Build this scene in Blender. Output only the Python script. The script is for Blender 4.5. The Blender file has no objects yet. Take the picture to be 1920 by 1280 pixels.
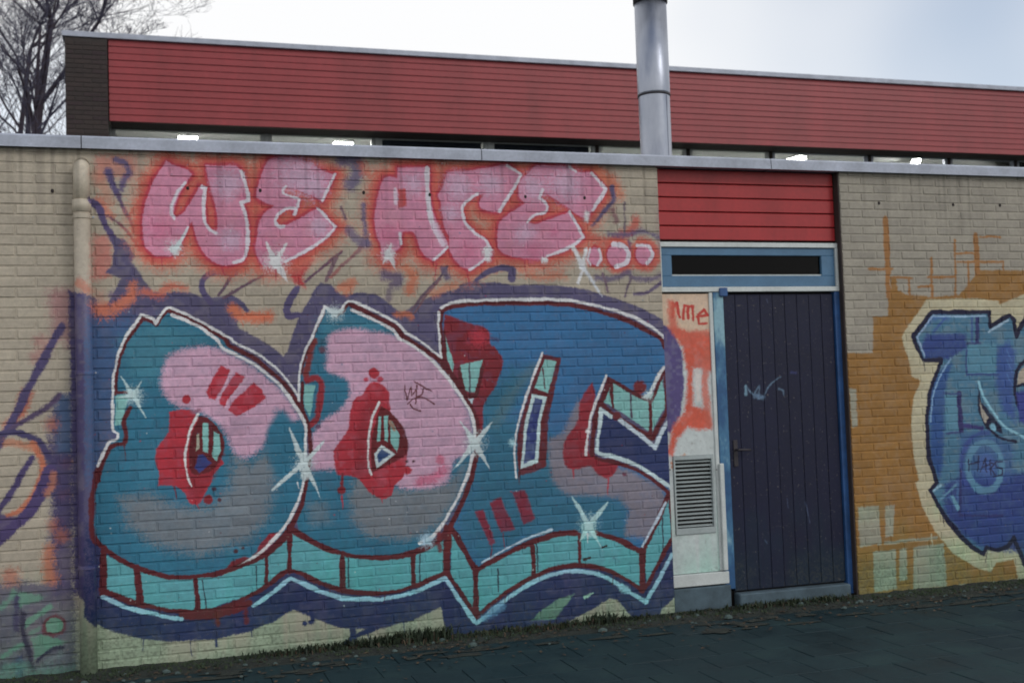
import bpy, bmesh, math, random
import numpy as np
from mathutils import Matrix, Vector

random.seed(7)
RNG = np.random.default_rng(7)
SC = bpy.context.scene
COL = SC.collection

# ------------------------------------------------------------------ camera
CAM_F = 2138.95            # focal length for a 1920 wide frame
YAW, PITCH, ROLL = math.radians(17.404), math.radians(2.785), math.radians(-1.963)
EYE = np.array([0.0, -7.353, 1.555])
_f = np.array([math.sin(YAW)*math.cos(PITCH), math.cos(YAW)*math.cos(PITCH), math.sin(PITCH)])
_r = np.array([math.cos(YAW), -math.sin(YAW), 0.0])
_u = np.cross(_r, _f)
RIGHT = _r*math.cos(ROLL) + _u*math.sin(ROLL)
UP = -_r*math.sin(ROLL) + _u*math.cos(ROLL)
FWD = _f
cam_data = bpy.data.cameras.new('camera')
cam_data.sensor_width = 36.0
cam_data.sensor_fit = 'HORIZONTAL'
cam_data.lens = CAM_F/1920*36
cam_data.clip_end = 3000
# the old compact camera focused a little short, which leaves the whole frame slightly soft
cam_data.dof.use_dof = True
cam_data.dof.focus_distance = 4.0
cam_data.dof.aperture_fstop = 5.0
cam = bpy.data.objects.new('camera', cam_data)
M = Matrix([[RIGHT[0], UP[0], -FWD[0], EYE[0]], [RIGHT[1], UP[1], -FWD[1], EYE[1]],
            [RIGHT[2], UP[2], -FWD[2], EYE[2]], [0, 0, 0, 1]])
cam.matrix_world = M
COL.objects.link(cam)
SC.camera = cam

# ------------------------------------------------------------------ sky, sun, exposure
SUN_EL, SUN_ROT = math.radians(36), math.radians(142)
world = bpy.data.worlds.new('World')
SC.world = world
world.use_nodes = True
wn, wl = world.node_tree.nodes, world.node_tree.links
wn.clear()
wo = wn.new('ShaderNodeOutputWorld')
sky = wn.new('ShaderNodeTexSky'); sky.sky_type = 'NISHITA'; sky.sun_disc = False
sky.sun_elevation = SUN_EL; sky.sun_rotation = SUN_ROT
bg1 = wn.new('ShaderNodeBackground'); bg1.inputs[1].default_value = 0.15
wl.new(sky.outputs[0], bg1.inputs[0])
bg2 = wn.new('ShaderNodeBackground'); bg2.inputs[0].default_value = (0.985, 0.99, 1.0, 1); bg2.inputs[1].default_value = 1.0
tc = wn.new('ShaderNodeTexCoord')
nz = wn.new('ShaderNodeTexNoise'); nz.inputs['Scale'].default_value = 1.1; nz.inputs['Detail'].default_value = 4
nz.inputs['Roughness'].default_value = 0.45
wmap = wn.new('ShaderNodeMapping'); wmap.inputs['Location'].default_value = (2.9145, 1.3576, 5.8584)
wl.new(tc.outputs['Generated'], wmap.inputs[0]); wl.new(wmap.outputs[0], nz.inputs[0])
ramp = wn.new('ShaderNodeValToRGB')
ramp.color_ramp.elements[0].position = 0.30; ramp.color_ramp.elements[0].color = (0.12, 0.12, 0.12, 1)
ramp.color_ramp.elements[1].position = 0.475; ramp.color_ramp.elements[1].color = (1, 1, 1, 1)
wl.new(nz.outputs[0], ramp.inputs[0])
wm = wn.new('ShaderNodeMixShader')
wl.new(ramp.outputs[0], wm.inputs[0]); wl.new(bg1.outputs[0], wm.inputs[1]); wl.new(bg2.outputs[0], wm.inputs[2])
wl.new(wm.outputs[0], wo.inputs[0])

sun_data = bpy.data.lights.new('sun', 'SUN')
sun_data.energy = 0.6; sun_data.angle = math.radians(16); sun_data.color = (1.0, 0.97, 0.93)
sun = bpy.data.objects.new('sun', sun_data)
# direction the light comes from (Nishita rotation is measured clockwise from +Y)
sd = Vector((math.sin(SUN_ROT)*math.cos(SUN_EL), math.cos(SUN_ROT)*math.cos(SUN_EL), math.sin(SUN_EL)))
sun.rotation_euler = sd.to_track_quat('Z', 'Y').to_euler()
sun.location = sd*40
COL.objects.link(sun)
SC.view_settings.view_transform = 'Standard'
SC.view_settings.look = 'None'
SC.view_settings.gamma = 1.0
SC.view_settings.exposure = 0.0
SC.view_settings.use_curve_mapping = False

def ray(x, y):
    return FWD*CAM_F + RIGHT*(x-960) - UP*(y-640)
def at(x, y, Y=0.0):
    """point of the vertical plane at depth Y where photo pixel (x, y) falls -> (X, Z)"""
    d = ray(x, y); t = (Y-EYE[1])/d[1]
    return EYE[0]+d[0]*t, EYE[2]+d[2]*t
def at_z(x, y, Z=0.0):
    d = ray(x, y); t = (Z-EYE[2])/d[2]
    return EYE[0]+d[0]*t, EYE[1]+d[1]*t
# ------------------------------------------------------------------ the spray paint on the annex wall, rasterised in wall metres
PX, X0, X1, Z0, Z1 = 360, -2.2, 12.5, -0.05, 3.25
IW, IH = int((X1-X0)*PX), int((Z1-Z0)*PX)
def lin(c):
    c = np.array(c, dtype=np.float32)/255
    return np.where(c <= 0.04045, c/12.92, ((c+0.055)/1.055)**2.4)
KLIT = 0.86                # light reaching a vertical wall under this sky, so a seen colour gives the paint's own colour
def paint(c):
    c = lin(c)/KLIT; c = c+(float(c@np.array([.2126, .7152, .0722]))-c)*.08
    return np.clip(c, 0.008, 0.85).astype(np.float32)
def vnoise(w, h, cell, seed):
    g = np.random.default_rng(seed)
    nx, ny = int(w/cell)+3, int(h/cell)+3
    a = g.random((ny, nx)).astype(np.float32)
    xs = np.arange(w)/cell; ys = np.arange(h)/cell
    xi = xs.astype(int); yi = ys.astype(int); fx = (xs-xi).astype(np.float32); fy = (ys-yi).astype(np.float32)
    fx = fx*fx*(3-2*fx); fy = fy*fy*(3-2*fy)
    a0 = a[yi][:, xi]*(1-fx)+a[yi][:, xi+1]*fx
    a1 = a[yi+1][:, xi]*(1-fx)+a[yi+1][:, xi+1]*fx
    return a0*(1-fy)[:, None]+a1*fy[:, None]
GX, GY = np.meshgrid(np.arange(IW, dtype=np.float32)+.5, np.arange(IH, dtype=np.float32)+.5)
GX += (vnoise(IW, IH, 26, 1)-.5)*3.0+(vnoise(IW, IH, 7, 3)-.5)*1.2
GY += (vnoise(IW, IH, 26, 2)-.5)*3.0+(vnoise(IW, IH, 7, 4)-.5)*1.2
NF = vnoise(IW, IH, 2.2, 5)-.5+.6*(vnoise(IW, IH, 5, 6)-.5); PATCH = .86+.28*vnoise(IW, IH, 30, 7)*vnoise(IW, IH, 9, 8)*2; PATCH = np.clip(PATCH, .84, 1); WV = vnoise(IW, IH, 34, 9)-.5
IMG = np.empty((IH, IW, 3), dtype=np.float32)
PLANE = [0.0]
BAY_SHIFT = 7.0            # the boards of the door bay keep their own paint in a free corner of the sheet
SHIFT = [0.0]
MASK = [None]
def to_px(pts):
    o = []
    for p in pts:
        X, Z = at(p[0], p[1], PLANE[0]); X += SHIFT[0]; o.append(((X-X0)*PX, (Z-Z0)*PX))
    return np.array(o, dtype=np.float32)
def spl(pts, closed=False, n=4):
    P = [np.array(p, float) for p in pts]; m = len(P); o = []
    for i in range(m if closed else m-1):
        p1, p2 = P[i], P[(i+1) % m]
        p0 = P[i-1] if (closed or i > 0) else p1
        p3 = P[(i+2) % m] if (closed or i+2 < m) else p2
        # corners stay corners: kill the tangent where the path turns sharply
        def tan(a, b, c):
            u, v = b-a, c-b; lu, lv = np.hypot(*u), np.hypot(*v)
            if lu < 1e-6 or lv < 1e-6: return (c-a)*.5
            cs = float(u@v)/(lu*lv)
            return (u/lu+v/lv)*.5*min(lu, lv) if cs > 0.35 else None
        t1, t2 = tan(p0, p1, p2), tan(p1, p2, p3)
        if t1 is None: t1 = (p2-p1)*.6
        if t2 is None: t2 = (p2-p1)*.6
        for k in range(n):
            t = k/n; h = t*t*t; q = t*t
            o.append((2*h-3*q+1)*p1+(h-2*q+t)*t1+(-2*h+3*q)*p2+(h-q)*t2)
    if not closed: o.append(P[-1])
    return o
def scale_px(p):
    a = at(p[0], p[1]-5); b = at(p[0], p[1]+5)
    return (a[1]-b[1])*PX/10
def blend(y0, y1, x0, x1, a, col, op):
    if MASK[0] is not None: a = a*MASK[0][y0:y1, x0:x1]
    a = (a*op)[..., None]
    IMG[y0:y1, x0:x1] = IMG[y0:y1, x0:x1]*(1-a)+col*a
def fill(pts, c, soft=1.6, op=1.0, smooth=False):
    """filled area of paint; soft = width of the spray edge in photo pixels"""
    if smooth: pts = spl(pts, True, 3)
    s = scale_px(pts[0]); soft = max(soft*s, .7)
    P = to_px(pts); pad = int(soft)+3
    x0 = max(int(P[:, 0].min())-pad, 0); x1 = min(int(P[:, 0].max())+pad, IW)
    y0 = max(int(P[:, 1].min())-pad, 0); y1 = min(int(P[:, 1].max())+pad, IH)
    if x1 <= x0 or y1 <= y0: return
    gx, gy = GX[y0:y1, x0:x1], GY[y0:y1, x0:x1]
    ins = np.zeros(gx.shape, bool); D = np.full(gx.shape, soft*2+2, np.float32)
    n = len(P)
    for i in range(n):
        ax, ay = P[i]; bx, by = P[(i+1) % n]
        r0 = max(int(min(ay, by)-4)-y0, 0); r1 = max(min(int(max(ay, by)+5)-y0, y1-y0), 0)
        if abs(by-ay) > 1e-6 and r1 > r0:
            sx, sy = gx[r0:r1], gy[r0:r1]
            ins[r0:r1] ^= ((ay > sy) != (by > sy)) & (sx < (bx-ax)*(sy-ay)/(by-ay)+ax)
        seg_dist(D, gx, gy, x0, y0, ax, ay, bx, by, pad)
    sd = np.where(ins, D, -D)+NF[y0:y1, x0:x1]*soft*1.1
    t = np.clip((sd+soft)/(2*soft), 0, 1)
    blend(y0, y1, x0, x1, t*t*(3-2*t)*PATCH[y0:y1, x0:x1], paint(c), op)
def seg_dist(D, gx, gy, x0, y0, ax, ay, bx, by, pad, ra=0, rb=0):
    h, w = D.shape
    c0 = max(int(min(ax, bx)-pad-3)-x0, 0); c1 = min(int(max(ax, bx)+pad+4)-x0, w)
    r0 = max(int(min(ay, by)-pad-3)-y0, 0); r1 = min(int(max(ay, by)+pad+4)-y0, h)
    if c1 <= c0 or r1 <= r0: return
    px, py = gx[r0:r1, c0:c1]-ax, gy[r0:r1, c0:c1]-ay
    dx, dy = bx-ax, by-ay; L = dx*dx+dy*dy
    t = np.clip((px*dx+py*dy)/L, 0, 1) if L > 1e-9 else np.zeros_like(px)
    d = np.hypot(px-t*dx, py-t*dy)-(ra+(rb-ra)*t)
    np.minimum(D[r0:r1, c0:c1], d, out=D[r0:r1, c0:c1])
def line(pts, w, c, soft=1.4, op=1.0, smooth=True, w2=None, closed=False):
    """one stroke of the can: width w tapering to w2"""
    if closed: pts = list(pts)+[pts[0]]
    if smooth and len(pts) > 2: pts = spl(pts, False, 4)
    s = scale_px(pts[len(pts)//2]); soft = max(soft*s, .7); w = w*s/2; w2 = w if w2 is None else w2*s/2
    P = to_px(pts); pad = int(max(w, w2)+soft)+2
    x0 = max(int(P[:, 0].min())-pad-2, 0); x1 = min(int(P[:, 0].max())+pad+3, IW)
    y0 = max(int(P[:, 1].min())-pad-2, 0); y1 = min(int(P[:, 1].max())+pad+3, IH)
    if x1 <= x0 or y1 <= y0: return
    D = np.full((y1-y0, x1-x0), soft*2+2, np.float32); gx, gy = GX[y0:y1, x0:x1], GY[y0:y1, x0:x1]
    n = len(P)-1
    for i in range(n):
        seg_dist(D, gx, gy, x0, y0, P[i][0], P[i][1], P[i+1][0], P[i+1][1], pad, w+(w2-w)*i/n, w+(w2-w)*(i+1)/n)
    D = D-WV[y0:y1, x0:x1]*min(w, 12)*.55+NF[y0:y1, x0:x1]*soft*1.2
    t = np.clip((soft-D)/(2*soft), 0, 1)
    blend(y0, y1, x0, x1, t*t*(3-2*t), paint(c), op)
def dot(x, y, r, c, soft=1.5, op=1.0): line([(x, y), (x+.1, y)], 2*r, c, soft, op, False)
def spark(x, y, r, rays, c=(205, 228, 236)):
    dot(x, y, r*.55, c, r*.75)
    for q in rays: line([(x, y), q], r*.62, c, 1.5, .9, False, w2=1.2)

CREAM = (177, 166, 147); MINT0 = (106, 144, 126)
PURP = (90, 84, 118); NAVY = (36, 48, 94); MAR = (96, 30, 38); WHT = (222, 224, 232)
TEAL = (42, 116, 144); BLUE = (50, 114, 164); PINK = (208, 164, 188); GREY = (124, 130, 136)
RED = (182, 44, 60); DRED = (132, 34, 46); ORG = (208, 108, 84); MINT = (132, 194, 188); AQUA = (92, 172, 180)
LPINK = (212, 138, 166); LRED = (190, 58, 76); LILAC = (206, 172, 196)
IMG[:] = paint(CREAM)

# --- left of the drainpipe
fill([(88, 545), (137, 540), (137, 660), (118, 640), (100, 640)], (166, 112, 116), 12, .75)
fill([(95, 770), (112, 745), (137, 735), (140, 1112), (100, 1118), (92, 1040), (98, 940), (86, 880)], (78, 68, 108), 12, .95)
fill([(104, 745), (137, 735), (137, 860), (108, 850)], (66, 96, 132), 9, .8)
for q in [(103, 985, 13), (115, 1005, 12), (100, 905, 10), (118, 930, 9), (96, 795, 12), (122, 868, 9)]:
    dot(q[0], q[1], q[2], (168, 98, 84), 9, .75)
line([(92, 1030), (90, 1060), (96, 1090)], 22, (190, 112, 80), 9, .85)
line([(52, 738), (38, 770), (14, 800)], 20, (190, 108, 84), 7)
line([(75, 640), (92, 645), (70, 670)], 22, (176, 124, 118), 9, .7)
line([(116, 612), (92, 655), (62, 712), (35, 765), (10, 810), (-8, 838)], 15, (82, 72, 112), 2.5)
line([(112, 742), (85, 765), (50, 785), (20, 805), (-5, 822)], 10, (90, 74, 104), 3)
line([(-6, 812), (28, 811), (55, 819), (76, 832), (90, 856)], 11, (72, 66, 104), 2.5)
fill([(80, 832), (104, 850), (137, 850), (137, 980), (110, 990), (96, 930), (84, 885)], (74, 66, 106), 7, .85)
line([(60, 832), (72, 848), (80, 872), (80, 892), (66, 925), (40, 955), (14, 968)], 11, (196, 116, 86), 3.5)
line([(12, 830), (30, 832), (55, 838)], 12, (196, 128, 96), 5, .8)
line([(60, 858), (42, 886), (26, 918), (5, 945), (-8, 965)], 11, (80, 68, 110), 2.5)
line([(94, 880), (80, 920), (58, 955), (30, 985), (0, 1012), (-15, 1025)], 20, (80, 66, 112), 2.5)
fill([(-10, 950), (12, 968), (40, 970), (20, 1000), (-10, 1026)], (80, 66, 112), 3)
line([(100, 888), (98, 905), (88, 925)], 11, (186, 118, 92), 4, .8)
fill([(-40, 1100), (30, 1088), (140, 1098), (146, 1300), (-40, 1300)], (84, 76, 104), 10, .85)
dot(18, 1080, 16, (180, 112, 90), 10, .8)
fill([(22, 1112), (45, 1108), (84, 1118), (74, 1128), (46, 1132), (38, 1142)], MINT0, 4, .9)
line([(46, 1172), (68, 1154), (94, 1137)], 11, MINT0, 3)
line([(60, 1186), (74, 1176)], 8, MINT0, 4, .8)
fill([(58, 1196), (78, 1188), (128, 1202), (96, 1216), (66, 1234)], MINT0, 3)
line([(32, 1118), (32, 1150), (30, 1180)], 10, (78, 66, 98), 4)
line([(2, 1140), (18, 1122), (26, 1108)], 8, MINT0, 5, .8)
line([(4, 1232), (24, 1216), (46, 1206)], 9, MINT0, 4, .9)
line([(44, 1150), (44, 1190), (56, 1228), (62, 1262)], 9, (62, 54, 76), 3)
dot(102, 1172, 22, (110, 58, 68), 3); dot(103, 1172, 16, MINT0, 2)
line([(70, 1238), (96, 1218), (120, 1212)], 6, (56, 50, 76), 2.5)
line([(88, 1240), (104, 1232), (116, 1224)], 8, (130, 130, 136), 5, .7)
line([(36, 1240), (38, 1290)], 14, (62, 62, 110), 6, .8); line([(12, 1250), (46, 1246)], 12, (110, 150, 140), 7, .7)
fill([(-60, 1255), (140, 1250), (140, 1320), (-60, 1320)], MINT0, 16, .55)

# --- colour of the drainpipe itself (it was sprayed with the wall)
fill([(128, 546), (160, 552), (184, 560), (188, 1145), (165, 1122), (140, 1108)], (74, 66, 108), 4)
line([(152, 535), (166, 545)], 16, (190, 116, 92), 6, .8)
line([(170, 700), (172, 760), (171, 850)], 9, (150, 76, 76), 4, .7)

# --- purple and orange shapes between pipe and the small letters
fill([(178, 292), (255, 292), (258, 318), (240, 340), (205, 330), (180, 345)], (196, 120, 106), 9, .75)
line([(185, 330), (200, 360), (206, 380)], 22, (200, 132, 108), 10, .6)
line([(203, 323), (211, 347), (223, 368)], 15, (92, 80, 122), 3, w2=12)
line([(216, 300), (236, 307), (242, 325), (231, 338), (227, 356)], 11, (104, 90, 126), 4)
line([(222, 365), (232, 390), (243, 411), (252, 434)], 9, (100, 80, 108), 2, w2=4)
fill([(175, 440), (205, 442), (212, 490), (205, 520), (172, 525)], (198, 118, 108), 8, .85)
line([(186, 378), (200, 398), (210, 404)], 16, (205, 118, 96), 5, .8)
line([(174, 380), (187, 390), (196, 417), (206, 438), (217, 456)], 13, (88, 76, 118), 2.2)
line([(203, 404), (229, 423), (251, 450), (262, 470)], 5, (120, 80, 96), 2)
GLOW = [(160, 575), (200, 572), (215, 548), (226, 522), (196, 512), (211, 496), (213, 470), (208, 446), (232, 447), (246, 464), (253, 482),
        (247, 492), (263, 515), (286, 548), (310, 549), (329, 546), (355, 548), (381, 559), (409, 556), (437, 553),
        (455, 575), (445, 606), (447, 616), (471, 627), (499, 642), (531, 668), (539, 659), (552, 616), (563, 589), (578, 565), (587, 544), (602, 529), (621, 533), (640, 552),
        (659, 550), (680, 548), (702, 550), (718, 560), (734, 572), (752, 588), (778, 570), (800, 558), (823, 550), (855, 543), (863, 533), (888, 527), (935, 530), (963, 535), (1010, 533), (1063, 537),
        (1107, 544), (1157, 560), (1207, 580), (1240, 597), (1275, 626), (1285, 660), (1285, 1100), (1241, 1141), (1232, 1170), (1190, 1165), (1171, 1139), (1157, 1122),
        (1141, 1120), (1127, 1130), (1110, 1141), (1045, 1175), (990, 1185), (900, 1200), (850, 1210), (837, 1183), (827, 1136), (773, 1163), (707, 1178), (640, 1177),
        (617, 1170), (583, 1155), (550, 1141), (510, 1166), (466, 1183), (422, 1194), (368, 1199), (313, 1202), (252, 1194), (212, 1183), (182, 1170), (160, 1150)]
keep = IMG.copy(); IMG[:] = 0; fill(GLOW, (255, 255, 255), 2.2)
MASK[0] = IMG[..., 0]/IMG.max(); IMG[:] = keep
blend(0, IH, 0, IW, np.ones((IH, IW), np.float32), paint(PURP), 1)
fill([(160, 600), (240, 590), (270, 620), (225, 690), (215, 800), (190, 860), (160, 900)], (58, 96, 140), 22, .85)
fill([(160, 980), (420, 1000), (900, 1010), (1200, 1000), (1300, 900), (1300, 1220), (160, 1220)], NAVY, 30, .95)
MASK[0] = None
fill([(996, 1163), (1020, 1140), (1045, 1124), (1078, 1112), (1056, 1140), (1040, 1160)], MINT0, 2)
line([(1098, 1119), (1113, 1111)], 6, (160, 196, 180), 1.5, w2=2)
line([(700, 1178), (668, 1192), (640, 1212)], 9, NAVY, 2); line([(660, 1180), (668, 1215)], 12, NAVY, 2)
line([(584, 1145), (588, 1162)], 10, NAVY, 3); dot(572, 1168, 5, NAVY, 2); dot(583, 1166, 4, NAVY, 2)
line([(405, 1196), (407, 1210)], 5, NAVY, 2)
line([(216, 576), (244, 556), (250, 534)], 22, (206, 118, 92), 7, w2=16)
dot(192, 580, 18, (206, 118, 92), 8); dot(188, 556, 13, (190, 150, 132), 9, .8); dot(212, 552, 8, (120, 100, 130), 6, .8)
line([(268, 548), (296, 552), (320, 536), (346, 540)], 14, ORG, 7, .85)
line([(438, 578), (452, 592), (504, 594)], 24, (212, 116, 82), 7)
line([(412, 566), (432, 557), (450, 566), (464, 582)], 9, PURP, 2)
# thin arrows and loops of the background
line([(441, 511), (415, 510), (391, 514), (380, 526), (378, 540), (385, 555), (394, 566)], 12, (92, 82, 122), 1.6)
line([(436, 515), (424, 534), (410, 553)], 6, (104, 80, 100), 1.4); line([(505, 510), (465, 532), (420, 558)], 6, (110, 82, 100), 1.4)
line([(557, 540), (545, 560), (538, 580), (541, 593), (560, 590)], 12, (92, 82, 122), 1.6)
line([(640, 473), (606, 500), (572, 528)], 6, (112, 78, 100), 1.4); line([(633, 478), (622, 502), (612, 526)], 7, (128, 100, 110), 1.6)
line([(678, 462), (650, 490), (620, 520)], 6, (170, 110, 104), 2)
line([(638, 540), (660, 530), (650, 548)], 16, (206, 124, 92), 6, .9)
fill([(537, 495), (575, 478), (588, 488), (566, 520), (572, 540), (556, 532), (541, 515)], (196, 60, 66), 5)

# --- small letters WE ARE ...
WL = [(312, 301), (302, 317), (287, 340), (277, 366), (271, 389), (267, 411), (267, 436), (271, 458), (278, 469), (291, 479), (306, 480), (322, 479), (336, 462), (345, 443), (354, 424),
      (360, 415), (364, 430), (371, 454), (382, 475), (399, 490), (418, 497), (437, 496), (454, 488), (463, 475), (466, 449), (465, 422), (462, 400), (454, 381), (466, 376), (464, 362),
      (459, 342), (452, 321), (442, 311), (386, 310), (390, 329), (397, 359), (405, 392), (408, 426), (405, 433), (397, 430), (388, 419), (384, 400), (383, 374), (387, 352), (373, 349), (362, 370), (345, 396),
      (331, 406), (324, 402), (328, 385), (337, 364), (349, 342), (360, 327), (352, 319), (334, 312), (320, 306)]
E1 = [(504, 299), (525, 295), (555, 297), (581, 308), (609, 321), (628, 327), (622, 344), (611, 362), (604, 376), (575, 362), (547, 352), (534, 350), (529, 358), (542, 368), (561, 374), (555, 392), (551, 402),
      (547, 392), (534, 393), (521, 404), (518, 415), (526, 424), (540, 420), (570, 404), (596, 391), (611, 407), (630, 426), (619, 439), (600, 454), (581, 467), (555, 481), (536, 490), (521, 498), (504, 500), (491, 496),
      (484, 484), (478, 467), (482, 445), (484, 419), (493, 402), (514, 385), (497, 379), (482, 370), (481, 359), (487, 340), (495, 317)]
AL = [(721, 333), (733, 331), (745, 335), (747, 315), (764, 314), (804, 314), (806, 337), (805, 356), (809, 387), (819, 417), (830, 440), (841, 462), (828, 476), (813, 489), (796, 479), (787, 464), (779, 440), (770, 434),
      (755, 435), (753, 453), (751, 464), (738, 474), (734, 489), (722, 486), (717, 477), (712, 455), (704, 432), (703, 402), (706, 374), (714, 350)]
RL = [(839, 324), (876, 320), (914, 314), (951, 310), (968, 322), (977, 327), (970, 344), (955, 365), (942, 384), (936, 397), (921, 397), (902, 391), (899, 378), (906, 363), (895, 366), (880, 374), (869, 384), (867, 402), (874, 421),
      (891, 438), (910, 451), (921, 466), (921, 483), (906, 489), (880, 506), (865, 500), (852, 487), (844, 468), (841, 446), (833, 425), (829, 402), (827, 380), (820, 367), (829, 354), (835, 339)]
E2 = [(976, 339), (989, 327), (1004, 312), (1026, 310), (1068, 313), (1079, 322), (1109, 324), (1122, 337), (1137, 354), (1122, 376), (1111, 393), (1102, 411), (1085, 404), (1062, 387), (1034, 369), (1019, 359), (1012, 372), (1025, 382),
      (1027, 391), (1023, 399), (1010, 402), (994, 410), (989, 417), (1004, 421), (1021, 414), (1044, 406), (1068, 397), (1079, 417), (1094, 444), (1072, 462), (1047, 474), (1029, 480), (1017, 485), (1000, 485), (970, 483), (947, 476),
      (934, 464), (934, 432), (938, 414), (959, 397), (985, 381), (974, 372), (972, 354)]
for L in (WL, E1, AL, RL, E2): line(L, 58, (210, 126, 104), 15, .6, True, closed=True)
for L in (WL, E1, AL, RL, E2): line(L, 36, (208, 98, 78), 9, .85, True, closed=True)
for L in (WL, E1, AL, RL, E2): line(L, 20, (204, 84, 78), 5, .9, True, closed=True)
for c in [(1116, 481, 24), (1160, 479, 34), (1209, 477, 33)]: dot(c[0], c[1], c[2], (206, 96, 80), 5, .95)
line([(1120, 325), (1145, 345), (1162, 360)], 20, (208, 120, 88), 10, .8)
line([(1098, 440), (1135, 452), (1170, 440), (1188, 425), (1192, 412)], 16, (200, 92, 76), 7, .85)
line([(1240, 400), (1244, 470)], 18, (150, 100, 116), 9, .7)
line([(1148, 352), (1150, 374), (1134, 396), (1110, 424)], 9, (96, 84, 120), 3, w2=4)
line([(1171, 380), (1172, 440)], 4, (120, 104, 112), 2); line([(1150, 395), (1156, 415)], 9, (130, 84, 92), 4, .8)
line([(1142, 438), (1175, 440), (1205, 434), (1240, 446)], 8, (100, 86, 124), 4, .85)
line([(1118, 520), (1150, 522), (1180, 510), (1186, 520), (1215, 524), (1242, 516)], 10, (102, 88, 122), 4, .85)
line([(1186, 518), (1176, 540), (1172, 556)], 5, (110, 92, 110), 2); line([(1240, 530), (1215, 548), (1190, 552)], 6, (104, 90, 118), 2)
line([(1130, 512), (1140, 545)], 5, (120, 96, 112), 2)
line([(1180, 452), (1182, 470)], 6, (110, 80, 112), 3, .8)
line([(642, 300), (668, 296), (670, 330), (660, 345)], 26, (108, 98, 130), 7, .9); line([(680, 310), (690, 330)], 18, ORG, 9, .7)
line([(682, 385), (684, 425), (690, 455)], 10, (104, 96, 128), 4, .9); line([(690, 440), (672, 470), (640, 500)], 5, (150, 110, 112), 2)
line([(655, 432), (670, 450), (690, 458)], 16, (112, 100, 130), 5, .8)
line([(640, 388), (648, 410)], 5, (130, 100, 110), 2)
line([(722, 515), (748, 520), (742, 530)], 20, (110, 96, 124), 6, .9); line([(762, 505), (776, 520), (770, 545)], 18, (208, 118, 84), 7, .9)
line([(735, 535), (728, 560)], 10, (120, 104, 120), 4, .8)
line([(838, 500), (826, 520), (800, 545), (772, 580)], 5, (110, 86, 102), 1.4); line([(825, 524), (800, 552), (778, 586)], 4, (128, 92, 100), 1.4)
line([(832, 505), (838, 520)], 12, (104, 92, 122), 4, .9)
line([(745, 590), (765, 588), (772, 594)], 10, (196, 112, 82), 4, .9)
line([(812, 552), (832, 542), (850, 536)], 14, (206, 130, 100), 6, .8)
line([(892, 526), (915, 510), (940, 502), (960, 506), (960, 522)], 8, (92, 82, 118), 1.6, w2=16)
fill([(898, 531), (925, 516), (945, 510), (952, 516), (935, 526)], CREAM, 2)
line([(975, 500), (1010, 520), (1050, 512)], 14, (206, 122, 96), 7, .7); line([(985, 518), (1060, 520)], 10, (206, 130, 100), 6, .6)
for L in (WL, E1, AL, RL, E2): line(L, 9, LRED, 2, 1, True, closed=True)
for L in (WL, E1, AL, RL, E2): fill(L, LPINK, 1.6, 1, True)
for p in [(430, 345, 22), (560, 330, 34), (590, 345, 20), (775, 345, 18), (860, 350, 22), (920, 345, 20), (1000, 350, 22), (1060, 345, 28), (430, 450, 18), (600, 425, 16), (845, 400, 14), (985, 440, 18)]:
    dot(p[0], p[1], p[2], LILAC, p[2]*.8, .85)
for p in [(300, 430, 18), (500, 470, 16), (730, 440, 16), (880, 470, 16), (1000, 470, 18), (455, 370, 8), (1040, 435, 8)]:
    dot(p[0], p[1], p[2], (208, 112, 146), p[2]*.8, .7)
fill([(746, 354), (760, 354), (762, 388), (748, 389)], (198, 76, 76), 2)
line([(741, 354), (742, 381)], 6, (226, 200, 214), 1.6)
for x, y, rx, ry in [(1116, 481, 10, 17), (1160, 479, 22, 22), (1209, 477, 17, 19)]:
    e = [(x+rx*math.cos(k*.5236), y+ry*math.sin(k*.5236)) for k in range(12)]
    line(e, 7, (190, 56, 66), 2, 1, True, closed=True); fill(e, LPINK, 1.5, 1, True)
WH2 = (236, 214, 226)
for p, w in [([(347, 342), (334, 359), (322, 385), (321, 400), (326, 409)], 6), ([(379, 350), (386, 353), (382, 374), (381, 396), (384, 415), (394, 430), (405, 436)], 6),
             ([(452, 321), (460, 344), (465, 366), (466, 375), (452, 379), (459, 400), (464, 422), (465, 449), (463, 471), (454, 486), (439, 492)], 6), ([(352, 426), (345, 441), (336, 460)], 5),
             ([(628, 327), (618, 348), (604, 375)], 5), ([(537, 348), (529, 357), (534, 364), (561, 374), (556, 390), (551, 402)], 5), ([(551, 391), (534, 393), (521, 404), (517, 415), (524, 424), (533, 424)], 6),
             ([(596, 391), (611, 407), (629, 426), (619, 438), (600, 454), (580, 467), (555, 481), (536, 490)], 6),
             ([(802, 316), (801, 346), (803, 380), (808, 410), (819, 440), (831, 459)], 8), ([(839, 464), (828, 475), (814, 487)], 5), ([(750, 438), (753, 456)], 5),
             ([(895, 363), (880, 374), (869, 385), (867, 402), (874, 421), (891, 438), (910, 451), (920, 468)], 5.5), ([(908, 486), (881, 506)], 5), ([(977, 329), (968, 345), (955, 365), (942, 385), (936, 396)], 6), ([(951, 311), (975, 326)], 5),
             ([(1109, 325), (1122, 338), (1137, 354), (1122, 376), (1111, 394)], 6), ([(1068, 397), (1079, 417), (1093, 444), (1072, 461), (1047, 473), (1025, 480)], 6),
             ([(1018, 357), (1012, 372), (1025, 382), (1027, 391), (1022, 399), (1005, 402), (993, 411), (989, 417)], 5.5), ([(1068, 312), (1080, 322)], 5),
             ([(1107, 467), (1103, 482), (1107, 496)], 5), ([(1124, 468), (1127, 484), (1120, 498)], 5), ([(1150, 458), (1168, 460), (1179, 476), (1172, 494), (1156, 499)], 9), ([(1194, 460), (1216, 461), (1224, 478), (1214, 494)], 7)]:
    line(p, w, WH2, 1.4)
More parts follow.
